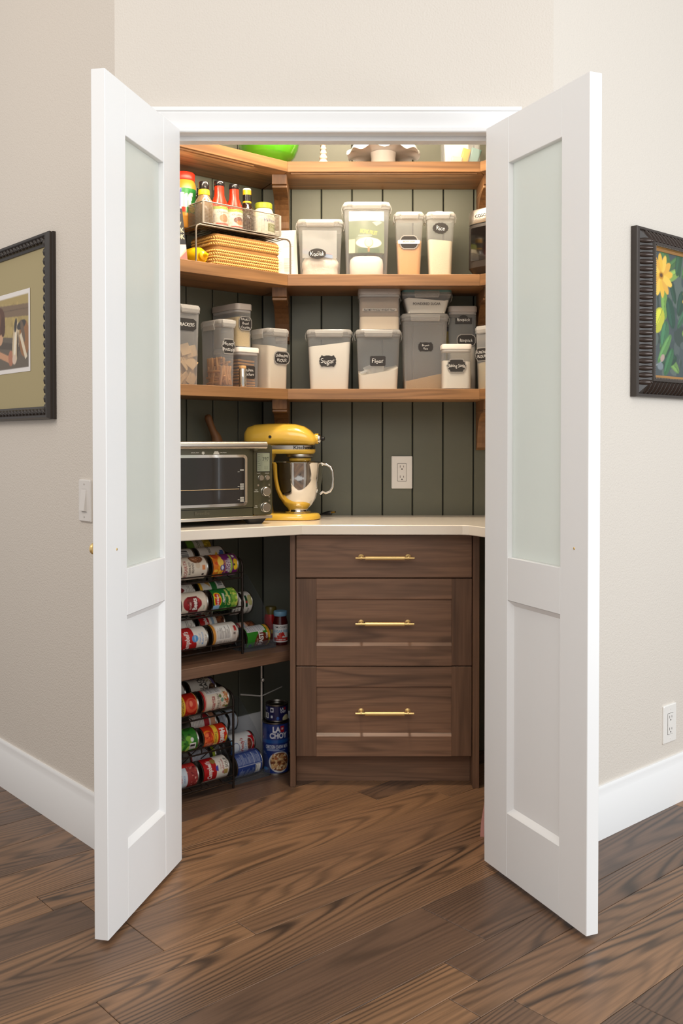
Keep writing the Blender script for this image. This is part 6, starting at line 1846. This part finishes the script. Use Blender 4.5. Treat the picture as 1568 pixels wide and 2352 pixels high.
fr = MB().loft(frame_loft([(0, 0), (0, 0.010), (0.002, 0.012), (0.0005, 0.020), (0.003, 0.026), (0.006, 0.031), (0.012, 0.031), (0.016, 0.026), (0.032, 0.022), (0.034, 0.018), (0.041, 0.014), (0.041, 0.006)], PWd, PHt), False, False).build('frame', FB, pl, 25)
bead = MB().lathe([(0.0001, -0.013), (0.006, -0.010), (0.0085, 0.0), (0.006, 0.010), (0.0001, 0.013)], 10, axis='X').mesh('bead', 60)
for k in range(26):
    x = -PWd / 2 + 0.035 + k * (PWd - 0.07) / 25
    for z in (PHt / 2 - 0.024, -PHt / 2 + 0.024):
        link('bead', bead, FB, fr, (x, -0.024, z), (0, R(32), 0))
for k in range(19):
    z = -PHt / 2 + 0.035 + k * (PHt - 0.07) / 18
    for x in (PWd / 2 - 0.024, -PWd / 2 + 0.024):
        link('bead', bead, FG, fr, (x, -0.023, z), (0, R(90), 0))
MB().box(-PWd / 2 + 0.038, PWd / 2 - 0.038, -0.010, -0.001, -PHt / 2 + 0.038, PHt / 2 - 0.038).build('mat_board', pm('olive_mat', (172, 158, 120), 0.85), pl)
# print: white sheet with picture
ac = Canvas(0.389, 0.266, (232, 226, 222), 0.0014)
bx0, by0, bw_, bh_ = 0.013, 0.014, 0.363, 0.236
ac.rect(bx0, bx0 + bw_, by0, by0 + bh_, (172, 150, 96))
ac.speck(bx0 + 0.03, bx0 + bw_ - 0.03, by0 + 0.02, by0 + bh_ - 0.02, [(184, 160, 100), (164, 142, 88), (178, 156, 104)], 120, 0.008, 0.02, 3)
ac.poly([(bx0, by0 + 0.222), (bx0 + bw_, by0 + 0.205), (bx0 + bw_, by0 + 0.165), (bx0, by0 + 0.185)], (126, 104, 82))
ac.line(bx0, by0 + 0.20, bx0 + bw_, by0 + 0.19, 0.003, (104, 84, 66))
ac.poly([(bx0, by0 + 0.125), (bx0 + bw_, by0 + 0.09), (bx0 + bw_, by0), (bx0, by0)], (104, 92, 78))
ac.poly([(bx0, by0 + 0.112), (bx0 + bw_, by0 + 0.070), (bx0 + bw_, by0 + 0.050), (bx0, by0 + 0.085)], (84, 72, 60))
# child
ac.ell(bx0 + 0.075, by0 + 0.05, 0.05, 0.075, (130, 170, 160)).ell(bx0 + 0.135, by0 + 0.118, 0.024, 0.034, (206, 160, 124)).ell(bx0 + 0.135, by0 + 0.165, 0.040, 0.046, (94, 60, 42)).ell(bx0 + 0.158, by0 + 0.145, 0.018, 0.034, (82, 52, 36)).ell(bx0 + 0.12, by0 + 0.17, 0.022, 0.03, (112, 76, 52))
ac.line(bx0 + 0.10, by0 + 0.06, bx0 + 0.215, by0 + 0.030, 0.022, (200, 148, 112)).ell(bx0 + 0.222, by0 + 0.036, 0.020, 0.026, (176, 116, 88))
# goat
ac.ell(bx0 + 0.330, by0 + 0.095, 0.040, 0.060, (150, 104, 64)).ell(bx0 + 0.262, by0 + 0.085, 0.026, 0.070, (206, 184, 150), -8).ell(bx0 + 0.256, by0 + 0.075, 0.008, 0.06, (236, 226, 206), -8).ell(bx0 + 0.278, by0 + 0.075, 0.007, 0.045, (80, 66, 54), -4)
ac.ell(bx0 + 0.262, by0 + 0.142, 0.010, 0.024, (60, 54, 50), -12).ell(bx0 + 0.308, by0 + 0.140, 0.036, 0.014, (66, 60, 56), 12).ell(bx0 + 0.318, by0 + 0.120, 0.012, 0.04, (110, 92, 76), 22).line(bx0 + 0.30, by0 + 0.11, bx0 + 0.345, by0 + 0.03, 0.018, (222, 206, 180)).ell(bx0 + 0.250, by0 + 0.030, 0.016, 0.016, (214, 190, 170))
ac.rect(0, 0.389, 0, by0, (232, 226, 222)).rect(0, bx0, 0, 0.266, (232, 226, 222)).rect(bx0 + bw_, 0.389, 0, 0.266, (232, 226, 222)).rect(0, 0.389, by0 + bh_, 0.266, (232, 226, 222))
link('print', print_mesh('print', ac, np.linspace(0, 0.389, 190), np.linspace(0, 0.266, 130), lambda U, V: (U - 0.1945, 0 * U - 0.0112, V - 0.131)), PRINT, pl)

pf = CR + DR * 0.708
pr_ = thing('framed_picture', 'yellow flower painting in a dark ribbed frame on the right wall', 'picture', (pf[0], pf[1], 1.5795), math.atan2(DR[1], DR[0]))
PW2, PH2 = 0.62, 0.521
FR2 = pm('black_brown_frame', (58, 50, 45), 0.35, vary=0.2)
RB2 = pm('bronze_rib', (62, 50, 44), 0.25, 0.4)
fr = MB().loft(frame_loft([(0, 0), (0, 0.020), (0.002, 0.023), (0.009, 0.025), (0.011, 0.021), (0.046, 0.046), (0.048, 0.052), (0.055, 0.053), (0.058, 0.047)], PW2, PH2), False, False).build('frame', FR2, pr_, 25)
MB().loft(frame_loft([(0.0575, 0.047), (0.061, 0.040), (0.068, 0.036), (0.068, 0.028)], PW2, PH2), False, False).build('gilt_slip', pm('gilt_slip', (176, 128, 70), 0.35, 0.3), pr_, 25)
MB().box(-PW2 / 2 + 0.02, PW2 / 2 - 0.02, -0.012, 0.0, -PH2 / 2 + 0.02, PH2 / 2 - 0.02).build('backing', pm('brown_backing', (120, 92, 66), 0.8), pr_)
# rib: rounded bar running up the slope, local x from outer to inner
rm = MB()
secs = []
for t_ in np.linspace(0, 1, 7):
    w_ = 0.0088 * (0.55 + 0.45 * math.sin(math.pi * (0.15 + 0.7 * t_)))
    hgt = 0.0075 * (0.5 + 0.5 * math.sin(math.pi * (0.1 + 0.8 * t_)))
    x = 0.012 + 0.035 * t_
    o_ = 0.0205 + 0.025 * t_
    secs.append([(x - 0.58 * hgt * max(0, math.sin(a)), -(o_ + 0.81 * hgt * max(0, math.sin(a))), w_ * math.cos(a)) for a in np.linspace(0, math.pi, 7)])
rm.loft(secs, True, True, False)
rib = rm.mesh('rib', 60)
n_ = 21
for k in range(n_):
    z = -PH2 / 2 + 0.044 + k * (PH2 - 0.088) / (n_ - 1)
    link('rib', rib, RB2, fr, (-PW2 / 2, 0, z))
    link('rib', rib, RB2, fr, (PW2 / 2, 0, z), (0, R(180), 0))
n_ = 25
for k in range(n_):
    x = -PW2 / 2 + 0.044 + k * (PW2 - 0.088) / (n_ - 1)
    link('rib', rib, RB2, fr, (x, 0, PH2 / 2), (0, R(90), 0))
    link('rib', rib, RB2, fr, (x, 0, -PH2 / 2), (0, R(-90), 0))
bd_ = MB()
for k in range(60):
    for sx in (-1, 1):
        bd_.box(sx * (PW2 / 2 - 0.057) - 0.0018, sx * (PW2 / 2 - 0.057) + 0.0018, -0.0525, -0.049, -0.2 + k * 0.00675, -0.2 + k * 0.00675 + 0.004)
for k in range(74):
    for sz in (-1, 1):
        bd_.box(-0.25 + k * 0.00675, -0.25 + k * 0.00675 + 0.004, -0.0525, -0.049, sz * (PH2 / 2 - 0.057) - 0.0018, sz * (PH2 / 2 - 0.057) + 0.0018)
bo = bd_.build('beading', pm('silvery_beading', (120, 112, 104), 0.3, 0.5), fr); bo['kind'] = 'stuff'
cw2, ch2 = PW2 - 0.136, PH2 - 0.136
fcv = Canvas(cw2, ch2, (72, 82, 84), 0.0014)
rgf = random.Random(21)
fcv.speck(0, cw2, 0, ch2, [(66, 78, 78), (84, 94, 92), (58, 72, 66), (90, 102, 96)], 160, 0.012, 0.035, 2)
LEAFC = [(74, 108, 66), (52, 84, 62), (104, 138, 76), (44, 70, 58), (130, 160, 80), (60, 96, 72)]


def leaf(x, y, a, l, w_, col, mid):
    fcv.ell(x, y, l, w_, col, a)
    c_, s_ = math.cos(R(a)), math.sin(R(a))
    fcv.ell(x - s_ * w_ * 0.3, y + c_ * w_ * 0.3, l * 0.8, w_ * 0.45, tuple(min(255, int(v * 1.18)) for v in col), a)
    fcv.line(x - c_ * l, y - s_ * l, x + c_ * l, y + s_ * l, 0.002, mid)


for k in range(40):
    leaf(rgf.uniform(0.05, cw2), rgf.uniform(0.02, ch2), rgf.uniform(0, 180), rgf.uniform(0.03, 0.06), rgf.uniform(0.012, 0.022), rgf.choice(LEAFC), (50, 80, 50))
leaf(0.070, 0.235, 95, 0.060, 0.020, (110, 146, 72), (70, 110, 50))
leaf(0.036, 0.172, 55, 0.044, 0.032, (190, 188, 62), (90, 120, 50))
leaf(0.074, 0.130, 75, 0.044, 0.024, (66, 110, 78), (40, 80, 50))
leaf(0.075, 0.085, 50, 0.060, 0.016, (92, 134, 78), (60, 100, 60))
leaf(0.110, 0.200, 110, 0.05, 0.024, (44, 76, 62), (30, 60, 46))
leaf(0.100, 0.045, 60, 0.05, 0.018, (60, 104, 70), (40, 80, 50))


def flower(x, y, s_):
    for k in range(12):
        a = k * 30 + 8
        fcv.ell(x + 0.030 * s_ * math.cos(R(a)), y + 0.030 * s_ * math.sin(R(a)), 0.023 * s_, 0.0098 * s_, [(232, 184, 66), (226, 172, 70), (238, 196, 84)][k % 3], a)
    fcv.ell(x, y, 0.011 * s_, 0.009 * s_, (196, 140, 40)).ell(x, y + 0.001, 0.007 * s_, 0.005 * s_, (96, 64, 34))


flower(0.052, 0.312, 1.3)
flower(0.235, 0.250, 1.0)
flower(0.36, 0.31, 0.9)
flower(0.33, 0.13, 0.8)
fcv.line(0.0, 0.022, 0.07, 0.050, 0.002, (170, 176, 180)).ell(0.05, 0.030, 0.018, 0.012, (120, 130, 134)).ell(0.062, 0.056, 0.014, 0.010, (176, 150, 140), 40)
link('painting', print_mesh('painting', fcv, np.linspace(0, cw2, 220), np.linspace(0, ch2, 180), lambda U, V: (U - cw2 / 2, 0 * U - 0.033, V - ch2 / 2)), PRINT, pr_)
